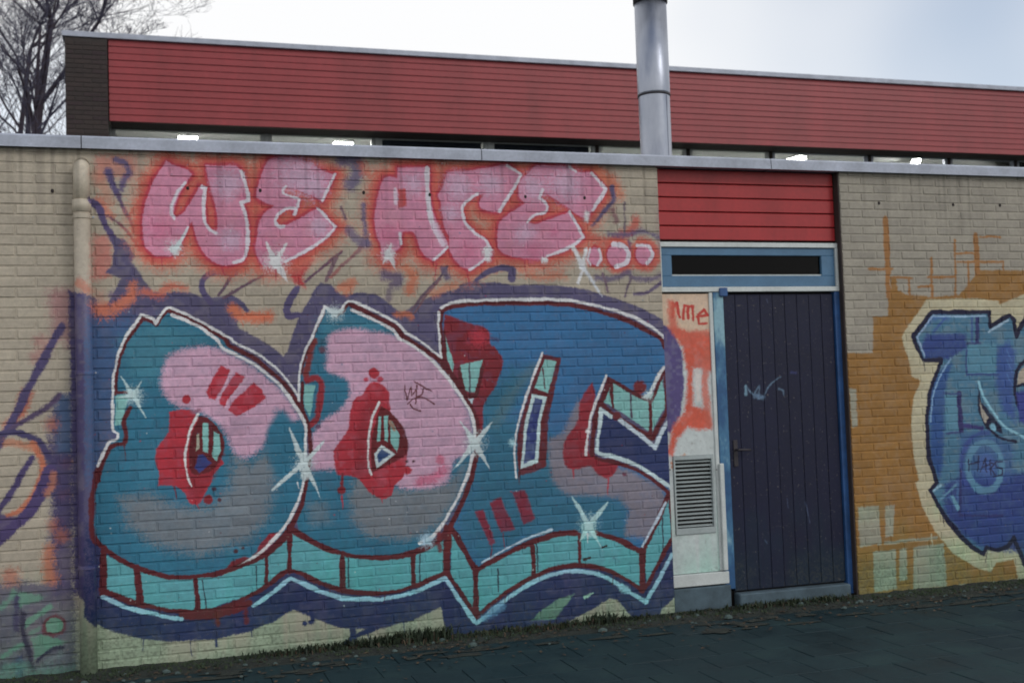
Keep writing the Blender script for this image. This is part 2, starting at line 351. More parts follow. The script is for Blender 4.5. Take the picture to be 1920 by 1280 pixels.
line([(815, 425), (830, 458)], 12, (226, 196, 214), 5, .8)
spark(329, 466, 17, [(352, 426), (318, 474)]); dot(329, 469, 7, (214, 228, 240), 6)
spark(517, 491, 26, [(499, 455), (537, 458), (541, 530), (516, 500)], (222, 226, 240))
spark(728, 477, 17, [(733, 458), (744, 509), (718, 495)], (236, 224, 234)); dot(914, 475, 10, (226, 226, 240), 6); line([(913, 468), (914, 484)], 12, (226, 226, 240), 4)
line([(1101, 400), (1100, 412)], 10, (236, 226, 238), 4); dot(1020, 488, 7, (236, 222, 234), 4)
line([(1074, 463), (1087, 486), (1092, 500)], 8, (232, 228, 240), 2, w2=12); line([(1098, 468), (1093, 500), (1085, 532)], 9, (222, 228, 240), 2, w2=3); line([(1092, 500), (1108, 524), (1130, 556)], 10, (214, 218, 236), 2.5, w2=3)
dot(1092, 492, 9, (222, 230, 238), 6)

# --- first big letter
D1 = [(266, 594), (287, 600), (293, 606), (304, 590), (314, 579), (372, 606), (410, 625), (428, 640), (431, 652), (480, 683), (517, 713), (542, 745), (562, 782), (572, 815), (573, 865), (565, 920), (549, 970), (517, 1013), (467, 1053),
      (417, 1073), (333, 1083), (253, 1063), (200, 1033), (180, 1006), (177, 960), (178, 913), (186, 868), (196, 847), (207, 829), (220, 824), (222, 812), (213, 805), (212, 735), (215, 700), (222, 667), (237, 635)]
fill(D1, TEAL, 1.5, 1, True)
fill([(225, 640), (300, 600), (400, 640), (330, 660), (290, 720), (240, 700)], (66, 132, 150), 22, .7)
fill([(440, 850), (470, 870), (505, 840), (515, 900), (500, 970), (470, 1010), (380, 1040), (290, 1020), (240, 985), (225, 935), (280, 925), (330, 950), (400, 950), (430, 910)], GREY, 16, .9)
fill([(250, 850), (300, 820), (300, 900), (260, 920)], (58, 124, 150), 16, .6)
fill([(305, 690), (317, 665), (355, 652), (405, 650), (437, 667), (480, 692), (517, 722), (550, 760), (562, 786), (545, 790), (530, 768), (505, 800), (495, 832), (465, 858), (440, 848), (420, 805), (392, 782), (375, 771), (340, 764), (312, 745), (302, 715)], PINK, 7, 1, True)
fill([(520, 768), (540, 775), (566, 830), (562, 880), (520, 890), (500, 850), (505, 805)], TEAL, 9, .9)
fill([(317, 772), (355, 768), (372, 780), (385, 800), (420, 868), (400, 888), (395, 905), (385, 925), (372, 945), (355, 942), (347, 927), (330, 912), (297, 910), (299, 890), (291, 865), (295, 840), (315, 810)], RED, 1.8, 1, True)
fill([(352, 800), (420, 850), (395, 905), (372, 940), (352, 920)], DRED, 6, .7)
dot(349, 749, 8, RED, 1.8); dot(391, 936, 9, DRED, 2); dot(402, 917, 4, (72, 50, 70), 1.5); dot(412, 937, 4, (90, 50, 60), 1.5)
for b in ([(414, 685), (432, 694), (424, 712), (404, 750), (392, 747), (386, 735), (397, 710)], [(443, 698), (459, 706), (450, 724), (421, 763), (412, 757), (416, 738)], [(475, 717), (492, 732), (499, 747), (472, 766), (445, 781), (427, 767), (440, 750)]):
    fill(b, (190, 48, 66), 2)
line([(436, 694), (422, 722), (410, 748)], 4, (216, 176, 196), 1.3); line([(463, 709), (442, 735), (422, 763)], 4.5, (216, 176, 196), 1.3)
line([(362, 772), (376, 767)], 8, (150, 90, 110), 3, .8)
fill([(374, 779), (387, 782), (407, 800), (420, 822), (421, 847), (410, 867), (390, 885), (367, 890), (357, 880), (354, 840), (360, 810)], (100, 26, 34), 1.5, 1, True)
fill([(380, 792), (390, 793), (390, 848), (380, 845)], MINT, 1.2); fill([(400, 809), (411, 814), (415, 845), (407, 864), (399, 855)], MINT, 1.2); fill([(369, 816), (374, 812), (373, 840), (367, 845)], (170, 170, 150), 1.2)
fill([(372, 852), (381, 850), (397, 867), (374, 887), (366, 877)], (52, 64, 128), 1.6)
line([(372, 775), (360, 797), (350, 830), (347, 860), (352, 890), (359, 911)], 5, WHT, 1.2, w2=3.5)
fill([(420, 1072), (434, 1052), (455, 1044), (480, 1047), (465, 1058)], DRED, 2); fill([(474, 1045), (490, 1015), (505, 1000), (521, 998), (510, 1020), (490, 1040)], (150, 40, 54), 2); dot(442, 1032, 4.5, (70, 40, 50), 1.5); dot(455, 1026, 3, (70, 50, 60), 1.5)
fill([(217, 740), (242, 740), (235, 767), (228, 796), (216, 796)], MINT, 1.5)

# --- second big letter
D2 = [(607, 578), (620, 582), (632, 588), (642, 580), (653, 568), (665, 571), (710, 594), (747, 616), (757, 628), (785, 646), (822, 674), (842, 698), (867, 740), (886, 780), (892, 812), (890, 855), (880, 890), (860, 940), (835, 980), (810, 1010),
      (785, 1030), (735, 1044), (690, 1045), (647, 1037), (610, 1020), (560, 995), (565, 940), (575, 890), (582, 830), (572, 775), (562, 745), (561, 710), (567, 685), (585, 635), (602, 590)]
fill(D2, TEAL, 1.5, 1, True)
fill([(600, 600), (700, 600), (740, 625), (640, 615), (610, 660)], (62, 132, 154), 14, .8)
fill([(668, 892), (760, 920), (840, 905), (872, 870), (862, 930), (820, 985), (760, 1012), (690, 1004), (660, 975), (655, 930)], GREY, 13, .95)
fill([(575, 945), (610, 940), (620, 975), (585, 985)], (110, 126, 136), 12, .7)
fill([(614, 660), (615, 632), (642, 617), (697, 620), (745, 632), (785, 655), (822, 683), (860, 740), (882, 780), (889, 822), (880, 850), (852, 862), (836, 905), (785, 915), (755, 915), (672, 885), (627, 880), (585, 880), (583, 825), (605, 790), (640, 765), (656, 738), (652, 715), (635, 703), (612, 692)], PINK, 6, 1, True)
line([(788, 902), (812, 896), (832, 882)], 17, (208, 104, 136), 7, .85); dot(826, 862, 8, (206, 96, 126), 4, .8)
fill([(688, 722), (700, 715), (715, 720), (730, 735), (731, 755), (738, 790), (762, 830), (762, 870), (755, 895), (740, 910), (732, 930), (715, 935), (690, 920), (672, 897), (655, 892), (632, 890), (627, 865), (626, 847), (635, 830), (652, 805), (657, 772), (665, 747), (680, 738)], RED, 1.8, 1, True)
fill([(690, 745), (712, 750), (695, 790), (690, 880), (665, 890), (668, 800)], DRED, 9, .6)
dot(700, 699, 9.5, RED, 1.8); dot(686, 711, 5, (200, 70, 92), 2); dot(712, 711, 5, (200, 70, 92), 2); dot(765, 881, 9, RED, 2); line([(642, 888), (641, 918)], 5, DRED, 1.5); dot(641, 919, 6.5, DRED, 2); dot(775, 865, 3, (80, 50, 60), 1.5); dot(763, 864, 3, (80, 50, 60), 1.5)
fill([(714, 760), (732, 770), (752, 795), (765, 822), (763, 850), (741, 864), (707, 883), (697, 886), (695, 835), (702, 797)], (104, 28, 34), 1.6, 1, True)
fill([(711, 780), (716, 780), (713, 825), (707, 827), (708, 797)], MINT, 1.1); fill([(721, 778), (729, 778), (727, 828), (721, 825)], MINT, 1.1); fill([(733, 788), (741, 800), (750, 818), (744, 846), (732, 830)], MINT, 1.3); line([(732, 790), (740, 806)], 5, (160, 130, 110), 1.5)
fill([(702, 849), (715, 833), (742, 850), (706, 879)], (206, 222, 234), 1.2); fill([(707, 851), (716, 841), (732, 851), (710, 867)], (42, 74, 124), 1.2)
line([(711, 755), (697, 785), (691, 822), (690, 855), (692, 877), (696, 890)], 5, WHT, 1.2, w2=3.5)
TG = (104, 46, 54)
for p in ([(759, 722), (760, 735), (764, 750), (767, 735), (771, 725), (772, 742), (780, 732), (782, 722), (780, 755)], [(777, 715), (795, 725), (810, 732)], [(795, 727), (790, 740), (782, 743)], [(770, 757), (775, 765), (787, 770)], [(765, 757), (777, 746), (795, 745), (815, 757)]):
    line(p, 2.8, TG, 1)
line([(587, 640), (580, 670), (574, 705)], 14, (132, 50, 50), 3); dot(605, 656, 6, (110, 50, 66), 3, .8); dot(604, 640, 5, (40, 80, 100), 3, .7)
line([(575, 712), (595, 708), (603, 720), (600, 748), (593, 785), (582, 797)], 12, (150, 40, 52), 2)
fill([(570, 720), (592, 721), (581, 782), (571, 762)], MINT, 1.4)
line([(567, 716), (568, 768), (578, 795)], 6, MAR, 1.3)
dot(595, 800, 5, (90, 50, 80), 2, .8)

# --- third big letter
L3 = [(827, 580), (848, 571), (895, 567), (951, 566), (1030, 566), (1083, 570), (1131, 582), (1179, 598), (1216, 617), (1242, 633), (1249, 648), (1249, 674), (1245, 690), (1221, 738), (1203, 741), (1147, 712), (1138, 706), (1119, 746), (1105, 794), (1100, 848),
      (1116, 854), (1163, 866), (1216, 888), (1256, 916), (1254, 938), (1204, 1033), (1162, 1012), (1122, 1000), (1087, 997), (1040, 1000), (1000, 1012), (952, 1034), (895, 1066), (849, 994), (867, 942), (882, 900), (892, 855), (894, 822), (887, 770), (870, 740), (847, 702), (831, 680), (829, 640)]
fill(L3, BLUE, 1.5)
fill([(890, 740), (960, 690), (1000, 700), (960, 780), (1060, 830), (1060, 900), (1180, 930), (1180, 1010), (1000, 1010), (900, 1062), (850, 1000), (890, 850)], (46, 112, 138), 26, .95)
line([(1000, 690), (960, 740), (930, 790)], 18, (92, 118, 120), 10, .5)
fill([(1025, 828), (1055, 812), (1085, 750), (1108, 760), (1100, 860), (1180, 880), (1240, 915), (1252, 940), (1222, 1010), (1172, 1004), (1180, 955), (1160, 932), (1060, 926), (1036, 900)], (136, 128, 138), 7, .95)
fill([(833, 588), (876, 605), (904, 611), (917, 622), (919, 644), (932, 656), (942, 672), (940, 695), (931, 719), (914, 747), (906, 766), (906, 800), (902, 818), (895, 812), (888, 780), (868, 738), (846, 703), (832, 680)], DRED, 2, 1, True)
dot(898, 636, 16, (188, 48, 66), 12); dot(905, 720, 12, (150, 40, 56), 9, .8)
line([(922, 634), (934, 638)], 8, (70, 60, 100), 3, .7)
fill([(834, 627), (843, 655), (851, 682), (850, 699), (838, 672)], MINT, 1.2); fill([(863, 684), (906, 674), (897, 708), (889, 736), (871, 734), (864, 714)], MINT, 1.3); line([(881, 680), (880, 736)], 3, (90, 90, 100), 1)
fill([(874, 746), (888, 746), (884, 763)], (190, 214, 222), 1.2)
fill([(1016, 664), (1052, 671), (1048, 695), (1041, 725), (1035, 755), (1028, 790), (1025, 850), (1024, 873), (1008, 881), (974, 892), (970, 862), (969, 825), (977, 785), (987, 750), (996, 722)], (104, 34, 42), 1.5)
fill([(1021, 674), (1043, 677), (1036, 708), (1028, 736), (1002, 728)], MINT, 1.2); line([(1017, 690), (1022, 728)], 3, (90, 60, 70), 1)
fill([(997, 738), (1026, 744), (1014, 790), (1009, 866), (976, 879), (979, 840), (985, 785)], (196, 222, 228), 1.2); fill([(1003, 746), (1019, 750), (1008, 790), (1003, 859), (982, 869), (985, 830), (991, 785)], (50, 64, 124), 1.2)
line([(1016, 662), (1000, 706), (985, 747), (972, 794), (966, 825), (965, 851), (968, 896)], 5, WHT, 1.2, w2=3.5); line([(973, 886), (974, 906)], 5, (90, 40, 50), 1.5, w2=2); dot(960, 829, 6, (170, 214, 222), 5)
for b in ([(890, 959), (905, 955), (929, 1015), (919, 1022)], [(917, 942), (939, 932), (966, 991), (939, 998)], [(960, 922), (984, 918), (1004, 973), (982, 983)]): fill(b, (132, 40, 62), 2.4)
fill([(1110, 717), (1116, 740), (1106, 800), (1104, 850), (1120, 856), (1162, 868), (1149, 889), (1136, 897), (1120, 889), (1107, 873), (1075, 881), (1059, 871), (1055, 841), (1064, 817), (1084, 786), (1086, 752)], (150, 38, 52), 2.2, 1, True)
dot(1171, 889, 5, (110, 60, 80), 2); dot(1200, 727, 12, (122, 38, 46), 2.5)

# --- outlines of the big letters
line([(266, 594), (287, 601), (293, 607), (304, 590), (314, 580), (345, 595), (372, 608), (405, 623), (424, 636), (428, 646), (470, 668), (510, 697), (535, 723), (557, 755), (570, 780), (580, 812), (582, 840), (578, 880)], 9, MAR, 1.4)
line([(268, 595), (240, 634), (225, 668), (218, 700), (215, 738)], 8, MAR, 1.4)
line([(217, 736), (241, 736)], 6, MAR, 1.4); line([(245, 764), (232, 790), (236, 812), (233, 830), (218, 833), (205, 840), (192, 865), (184, 900)], 9, MAR, 1.5)
line([(184, 880), (176, 920), (174, 970), (179, 1008), (207, 1036), (253, 1063), (300, 1078), (337, 1083), (400, 1076), (450, 1060), (500, 1036), (530, 1006), (550, 978), (567, 940), (576, 890)], 9, MAR, 1.4)
line([(607, 580), (588, 625), (574, 665), (565, 700)], 6, MAR, 1.4)
line([(632, 590), (642, 582), (653, 570), (662, 573), (710, 596), (747, 618), (755, 630), (785, 649), (825, 677), (847, 703), (870, 741), (889, 778), (896, 812), (893, 855), (883, 900), (867, 942), (845, 986), (812, 1018), (780, 1034), (740, 1044), (700, 1046), (660, 1042), (622, 1032), (585, 1016), (548, 992)], 10, MAR, 1.4)
line([(830, 690), (828, 640), (827, 584), (848, 574), (895, 569), (951, 568), (1030, 569), (1083, 573), (1131, 586), (1179, 602), (1216, 621), (1240, 636), (1247, 652)], 9, MAR, 1.4)
line([(833, 620), (838, 690), (850, 705)], 5, MAR, 1.4); line([(862, 690), (866, 722), (872, 742), (892, 742), (905, 690)], 7, MAR, 1.4)
# white keylines
line([(184, 872), (195, 846), (206, 828), (219, 824), (222, 813), (212, 806), (211, 735), (214, 700), (221, 667), (236, 633), (265, 589), (287, 597), (292, 607), (303, 588), (313, 576), (320, 577), (372, 600), (432, 634), (438, 641), (470, 657), (510, 682), (537, 712), (560, 745)], 5, WHT, 1.2)
line([(323, 590), (348, 601), (380, 617), (408, 637), (417, 651), (455, 671), (500, 699), (532, 731), (557, 766), (570, 790), (574, 820), (571, 862), (569, 905), (560, 935), (547, 965), (520, 1003), (490, 1033), (460, 1056), (420, 1075)], 6, WHT, 1.2)
line([(561, 750), (560, 722), (562, 698), (572, 660), (585, 630), (602, 590), (610, 575), (622, 584)], 5, WHT, 1.2); line([(640, 580), (652, 566), (662, 565), (710, 586), (750, 610), (762, 623), (785, 637), (825, 668)], 5, WHT, 1.2)
line([(660, 581), (700, 598), (740, 622), (747, 633), (775, 648), (810, 676), (835, 703), (860, 736), (880, 768), (889, 794), (891, 822)], 5.5, WHT, 1.2); line([(888, 850), (877, 890), (860, 930), (835, 975), (810, 1005), (786, 1018)], 6, WHT, 1.3)
line([(822, 586), (823, 622), (827, 670)], 5, WHT, 1.2); line([(827, 577), (848, 567), (895, 563), (970, 561), (1060, 562), (1083, 565), (1135, 577), (1185, 593), (1220, 611), (1246, 632)], 5.5, WHT, 1.2); line([(1249, 655), (1250, 690)], 3, (196, 176, 190), 1)
# hook and lower edge of the third letter
fill([(1143, 713), (1181, 735), (1213, 751), (1243, 712), (1248, 762), (1221, 812), (1184, 784), (1130, 752)], MINT, 1.4)
fill([(1128, 770), (1160, 785), (1226, 838), (1252, 795), (1275, 800), (1275, 920), (1216, 884), (1163, 862), (1118, 850)], (42, 56, 102), 1.6)
line([(1143, 712), (1127, 755), (1114, 800), (1111, 852)], 11, MAR, 1.4); line([(1138, 708), (1160, 721), (1205, 746), (1218, 750)], 7, MAR, 1.4); line([(1246, 695), (1222, 750)], 6, MAR, 1.4)
line([(1146, 717), (1149, 764)], 6, MAR, 1.2); line([(1182, 738), (1184, 780)], 4, (84, 70, 90), 1.2); line([(1219, 751), (1220, 812)], 7, MAR, 1.2); line([(1248, 700), (1249, 768)], 5, MAR, 1.2)
line([(1126, 755), (1157, 782), (1189, 802), (1224, 822), (1237, 796), (1252, 770)], 9, MAR, 1.4)
line([(1245, 688), (1234, 708), (1219, 738)], 6, WHT, 1.4); spark(1215, 742, 11, [(1232, 712), (1204, 746)])
line([(1251, 791), (1235, 822), (1229, 840), (1200, 815), (1163, 788)], 8, (198, 214, 228), 1.3, smooth=False); line([(1147, 780), (1127, 768), (1119, 848), (1163, 859), (1195, 872), (1227, 892), (1257, 912)], 7.5, (198, 220, 228), 1.3, smooth=False)
dot(1156, 779, 8, (110, 38, 46), 2)
line([(1138, 704), (1120, 745), (1106, 790), (1101, 830), (1099, 852)], 5, WHT, 1.2); dot(1103, 808, 5, WHT, 3)
line([(1118, 858), (1163, 869), (1195, 881), (1225, 900), (1254, 922)], 7, MAR, 1.3)
# three-dimensional undersides
fill([(190, 1036), (253, 1066), (333, 1087), (417, 1077), (467, 1058), (500, 1040), (543, 1000), (543, 1068), (500, 1095), (465, 1115), (380, 1145), (300, 1140), (240, 1125), (193, 1108)], AQUA, 1.5)
fill([(545, 995), (585, 1018), (622, 1036), (700, 1050), (780, 1040), (840, 1008), (840, 1070), (780, 1097), (720, 1110), (650, 1104), (600, 1087), (543, 1064)], AQUA, 1.5)
fill([(846, 1000), (890, 1066), (890, 1145), (845, 1076)], AQUA, 1.4); fill([(893, 1070), (952, 1038), (1021, 1009), (1060, 1001), (1122, 1003), (1162, 1015), (1202, 1036), (1204, 1100), (1150, 1074), (1095, 1058), (1050, 1062), (1000, 1083), (950, 1110), (895, 1148)], AQUA, 1.5)
fill([(1254, 932), (1259, 990), (1259, 1010), (1212, 1095), (1206, 1035), (1232, 985)], AQUA, 1.4)
line([(180, 1010), (207, 1036), (253, 1063), (300, 1078), (337, 1083), (400, 1076), (450, 1062), (500, 1040), (535, 1006)], 8, MAR, 1.3)
line([(548, 994), (585, 1016), (622, 1032), (660, 1042), (700, 1046), (740, 1044), (780, 1036), (812, 1020), (838, 1000)], 9, MAR, 1.3)
for a, b, w in [((195, 1025), (193, 1112), 12), ((256, 1063), (263, 1127), 11), ((367, 1085), (371, 1142), 10), ((499, 1045), (500, 1096), 8), ((542, 985), (543, 1072), 9), ((642, 1038), (643, 1106), 11), ((774, 1040), (776, 1098), 11), ((838, 988), (838, 1076), 12),
                ((892, 1065), (893, 1150), 12), ((998, 1016), (1001, 1080), 8), ((1086, 1000), (1087, 1057), 6), ((1204, 1030), (1204, 1106), 13), ((1256, 925), (1260, 1005), 5)]:
    line([a, b], w, MAR, 1.3)
for a, b in [((380, 1088), (387, 1140)), ((480, 1062), (482, 1110)), ((653, 1046), (654, 1100)), ((787, 1040), (788, 1090)), ((933, 1066), (934, 1108)), ((1006, 1020), (1008, 1070)), ((1241, 968), (1244, 1030))]:
    line([a, b], 2.6, (52, 72, 84), .9)
line([(190, 1105), (240, 1125), (300, 1141), (360, 1147), (420, 1138), (470, 1115), (500, 1098), (543, 1069), (600, 1091), (650, 1107), (715, 1112), (775, 1099), (838, 1073), (870, 1120), (895, 1157), (940, 1116), (990, 1086), (1040, 1065), (1090, 1059), (1140, 1069), (1180, 1089), (1206, 1108), (1230, 1065), (1260, 1008)], 9, MAR, 1.4)
line([(345, 1152), (410, 1150), (466, 1130)], 17, (104, 32, 38), 2); line([(405, 1150), (408, 1168)], 10, (110, 40, 36), 3); line([(458, 1136), (462, 1165)], 9, (104, 32, 40), 3, .9)
line([(849, 992), (870, 1030), (893, 1070), (925, 1050), (952, 1037), (1000, 1015), (1040, 1002), (1080, 998)], 10, MAR, 1.3); line([(1118, 999), (1160, 1012), (1203, 1035)], 11, MAR, 1.3); line([(1254, 925), (1230, 982), (1205, 1034)], 9, MAR, 1.3)
line([(905, 1054), (950, 1028), (1000, 1005), (1036, 992)], 4, (184, 208, 222), 1.1); line([(1248, 942), (1224, 988), (1204, 1024)], 5, (190, 206, 220), 1.1)
WB = (158, 204, 226)
line([(192, 1118), (250, 1142), (300, 1153), (340, 1161)], 8, WB, 1.3); line([(474, 1136), (510, 1110), (545, 1084), (600, 1107), (640, 1121), (713, 1124), (773, 1111), (836, 1084), (857, 1117), (890, 1164)], 8, WB, 1.3, smooth=False)
line([(896, 1168), (940, 1130), (990, 1096), (1040, 1075), (1090, 1070), (1140, 1083), (1173, 1105), (1211, 1128), (1225, 1104), (1260, 1040)], 8, WB, 1.4)
line([(908, 1158), (940, 1134)], 14, (96, 150, 190), 5, .7); line([(1165, 1100), (1178, 1108)], 14, WB, 3)
line([(846, 985), (840, 1030)], 8, (110, 34, 38), 2); line([(822, 1000), (826, 1030)], 9, (120, 36, 44), 3, .9); dot(800, 1012, 11, (176, 206, 222), 9, .9)
# sparks
spark(250, 742, 19, [(227, 705), (266, 712), (273, 783), (216, 745)], (196, 232, 236)); spark(570, 868, 22, [(542, 802), (608, 826), (512, 917), (603, 936), (570, 905)], (206, 232, 238)); line([(569, 855), (571, 890)], 16, (206, 232, 238), 6)
spark(891, 832, 21, [(864, 790), (923, 790), (917, 877), (848, 881)], (206, 232, 238)); spark(1104, 984, 21, [(1073, 930), (1140, 941), (1130, 1032), (1088, 1012)], (186, 226, 236)); spark(630, 586, 17, [(612, 578), (645, 580)], (206, 228, 238))
line([(1129, 1026), (1137, 1023)], 4, (50, 40, 40), 1); line([(1095, 1049), (1107, 1045)], 4, (60, 50, 50), 1)

# --- orange background and blue piece right of the door
OR = (154, 110, 48)
for _ in range(4): fill([(1560, 200), (2200, 200), (2200, 1200), (1560, 1200)], (160, 153, 138), 2)  # greyer wall base: the dimmer light at this end put into the colour
fill([(1560, 663), (1636, 661), (1638, 594), (1665, 592), (1667, 540), (1690, 545), (1700, 553), (1745, 556), (1800, 553), (1825, 522), (1835, 507), (2100, 505), (2100, 1060), (1900, 1086), (1780, 1098), (1600, 1128), (1560, 1130)], OR, 1.8)
CR2 = (166, 158, 142)
for a, b, w in [((1661, 411), (1666, 555), 12), ((1630, 504), (1672, 504), 5), ((1665, 520), (1710, 521), 4.5), ((1704, 521), (1706, 552), 5), ((1746, 485), (1748, 557), 5), ((1740, 520), (1790, 519), 5), ((1722, 538), (1748, 537), 4.5), ((1790, 450), (1792, 557), 5),
                ((1790, 475), (1825, 475), 4.5), ((1795, 491), (1880, 491), 4.5), ((1830, 440), (1833, 512), 11), ((1838, 444), (1876, 444), 4.5), ((1815, 490), (1817, 557), 5), ((1880, 491), (1882, 506), 4)]:
    line([a, b], w, (160, 110, 56), 1.6)
fill([(1671, 521), (1671, 556), (1686, 556), (1680, 521)], OR, 2)
for r in ([(1608, 951), (1647, 948), (1653, 1018), (1613, 1025)], [(1660, 948), (1677, 946), (1675, 1004), (1660, 1006)], [(1637, 1033), (1680, 1029), (1681, 1103), (1640, 1109)], [(1687, 1029), (1700, 1026), (1702, 1086), (1687, 1088)], [(1713, 1025), (1770, 1018), (1776, 1098), (1713, 1104)],
          [(1592, 727), (1605, 729), (1608, 800), (1598, 802)], [(1645, 1016), (1758, 1005), (1758, 1010), (1645, 1022)]):
    fill(r, (160, 158, 138), 1.8)
line([(1656, 1012), (1656, 1022)], 5, OR, 1.5)
CRH = (192, 184, 152)
fill([(1690, 631), (1714, 595), (1739, 560), (1832, 560), (1871, 564), (1874, 571), (1903, 558), (1960, 540), (2060, 580), (2060, 1060), (1950, 1095), (1909, 1086), (1901, 1048), (1868, 1054), (1858, 1071), (1832, 1064), (1788, 1038), (1752, 994), (1729, 948), (1717, 906), (1723, 899), (1713, 852), (1709, 806),
      (1709, 790), (1714, 743), (1727, 713), (1710, 706), (1702, 670)], CRH, 1.8)
PC = [(1712, 631), (1747, 585), (1855, 585), (1856, 612), (1893, 591), (1901, 601), (1905, 630), (1925, 592), (1990, 600), (2030, 700), (2020, 900), (1960, 1040), (1921, 1056), (1901, 1007), (1891, 1022), (1870, 1031), (1850, 1026), (1845, 1039), (1824, 1026), (1801, 1005), (1772, 969), (1744, 919), (1757, 904), (1742, 857), (1738, 806),
      (1738, 784), (1743, 739), (1751, 711), (1766, 675), (1731, 674)]
fill(PC, (72, 122, 150), 1.6)
fill([(1728, 648), (1738, 626), (1810, 626), (1812, 652), (1778, 674), (1735, 672)], (48, 68, 136), 4, .95)
fill([(1742, 740), (1752, 712), (1768, 690), (1785, 680), (1772, 730), (1768, 870), (1762, 900), (1745, 860)], (42, 80, 142), 5, .95)
fill([(1772, 905), (1820, 890), (2020, 880), (1960, 1040), (1870, 1030), (1845, 1030), (1800, 1000), (1770, 960)], (46, 64, 132), 8, .95)
fill([(1870, 650), (1890, 640), (1905, 660), (1900, 720), (1905, 790), (1880, 770), (1868, 720)], (58, 86, 156), 7, .9)
fill([(1800, 810), (1860, 815), (1900, 830), (1900, 900), (1800, 900)], (58, 92, 150), 9, .7)
fill([(1812, 702), (1868, 702), (1868, 645), (1812, 645)], (88, 146, 170), 3, .8); fill([(1772, 740), (1796, 740), (1798, 806), (1776, 806)], (92, 148, 172), 3, .8)
NV = (24, 24, 56)
line([(1740, 600), (1758, 592), (1775, 594)], 12, (60, 96, 160), 5, .8)
line([(1772, 596), (1752, 622)], 5, (60, 90, 160), 2.5)
line([(1812, 645), (1812, 702), (1872, 702)], 4, (54, 78, 132), 1.3, smooth=False); line([(1812, 644), (1838, 644)], 4, (60, 74, 120), 1.5)
line([(1822, 594), (1822, 640)], 5, (64, 92, 150), 1.5); line([(1832, 594), (1832, 642)], 9, (50, 56, 110), 1.5); line([(1798, 738), (1802, 806)], 11, (52, 50, 104), 1.5); line([(1770, 737), (1800, 738)], 3.5, (60, 80, 130), 1.3); line([(1810, 798), (1842, 802)], 9, (62, 60, 122), 2); line([(1775, 812), (1800, 810)], 4, (60, 70, 120), 1.5)
fill([(1834, 722), (1840, 752), (1864, 782), (1878, 800), (1880, 812), (1858, 805), (1846, 797), (1834, 770)], NV, 1.5)
fill([(1837, 748), (1842, 765), (1854, 783), (1848, 794), (1840, 778)], (172, 164, 150), 1.3); line([(1836, 716), (1842, 740), (1866, 776), (1885, 800), (1925, 822)], 5, (140, 196, 214), 1.5); dot(1861, 801, 7, (130, 190, 214), 2); line([(1850, 800), (1872, 818), (1905, 828)], 5, NV, 1.5)
e = [(1847+32*math.cos(k*.5236), 874+46*math.sin(k*.5236)) for k in range(12)]; line(e, 13, (92, 142, 172), 2.5, .95, closed=True); dot(1850, 872, 20, (74, 104, 168), 6, .9)
e = [(1847+44*math.cos(k*.35+2.4), 872+62*math.sin(k*.35+2.4)) for k in range(8)]; line(e, 9, (58, 76, 148), 3, .8)
for p in ([(1816, 862), (1817, 882)], [(1816, 870), (1836, 866)], [(1834, 856), (1833, 882)], [(1838, 884), (1847, 858), (1850, 884)], [(1840, 876), (1856, 870)], [(1856, 862), (1858, 890), (1856, 866), (1864, 870), (1858, 878), (1866, 890)], [(1880, 864), (1866, 866), (1868, 876), (1880, 878), (1880, 890), (1864, 894)]): line(p, 3.2, (44, 48, 84), 1, smooth=False)
line([(1751, 918), (1764, 910)], 5, (150, 190, 210), 1.5); line([(1760, 940), (1775, 925), (1795, 905)], 5, (100, 150, 180), 2); line([(1795, 905), (1797, 955), (1780, 930)], 5, (70, 110, 160), 2)
line([(1802, 880), (1800, 960)], 6, (48, 54, 110), 1.5); line([(1800, 966), (1880, 967)], 4, (48, 52, 110), 1.5); line([(1786, 930), (1796, 952)], 7, (104, 160, 184), 2)
line(PC, 9, NV, 1.3, smooth=False, closed=True)
line([(1748, 594), (1720, 632), (1735, 668)], 3.5, (150, 176, 208), 1.2, smooth=False); line([(1750, 592), (1848, 592)], 3.5, (150, 184, 210), 1.2); line([(1783, 672), (1762, 706), (1750, 742), (1745, 790)], 3.5, (130, 170, 206), 1.2); line([(1854, 622), (1890, 600)], 4, (160, 190, 210), 1.2)
line([(1930, 668), (1908, 692), (1903, 730), (1910, 760)], 9, NV, 1.5); fill([(1925, 680), (1910, 700), (1907, 722), (1930, 716)], (176, 164, 146), 1.5); line([(1906, 724), (1930, 718)], 5, NV, 1.3); fill([(1905, 735), (1930, 728), (1930, 800), (1912, 790)], (58, 66, 144), 3)
for y in (655, 675, 700): line([(1888, y), (1898, y+22)], 2, (80, 120, 180), 1.2)

# runs where the can was held too long
rd = random.Random(21)
for x, y, c in [(300, 1141, MAR), (430, 1140, MAR), (620, 1098, MAR), (720, 1112, MAR), (945, 1112, MAR), (1150, 1074, MAR), (640, 930, RED), (372, 945, RED), (716, 935, RED), (330, 912, DRED), (1078, 882, RED), (1138, 897, RED), (560, 905, WHT), (885, 855, WHT), (1102, 1000, WHT), (270, 1196, NAVY), (355, 1200, NAVY), (470, 1182, NAVY), (690, 1180, NAVY), (760, 1166, NAVY),
              (302, 484, LRED), (420, 503, LRED), (520, 505, LRED), (815, 495, LRED), (880, 510, LRED), (985, 490, LRED), (455, 605, ORG), (185, 600, ORG), (1772, 970, NV), (1850, 1035, NV), (1735, 672, NV), (1750, 1000, CRH), (1620, 1030, OR), (920, 1020, DRED), (945, 1000, DRED), (235, 835, MAR), (1120, 856, MAR)]:
    n_ = rd.randint(8, 30); line([(x+rd.uniform(-4, 4), y), (x+rd.uniform(-3, 3)+n_*.03, y+n_)], rd.uniform(2.2, 3.6), c, 1.0, .85, False, w2=1.6)
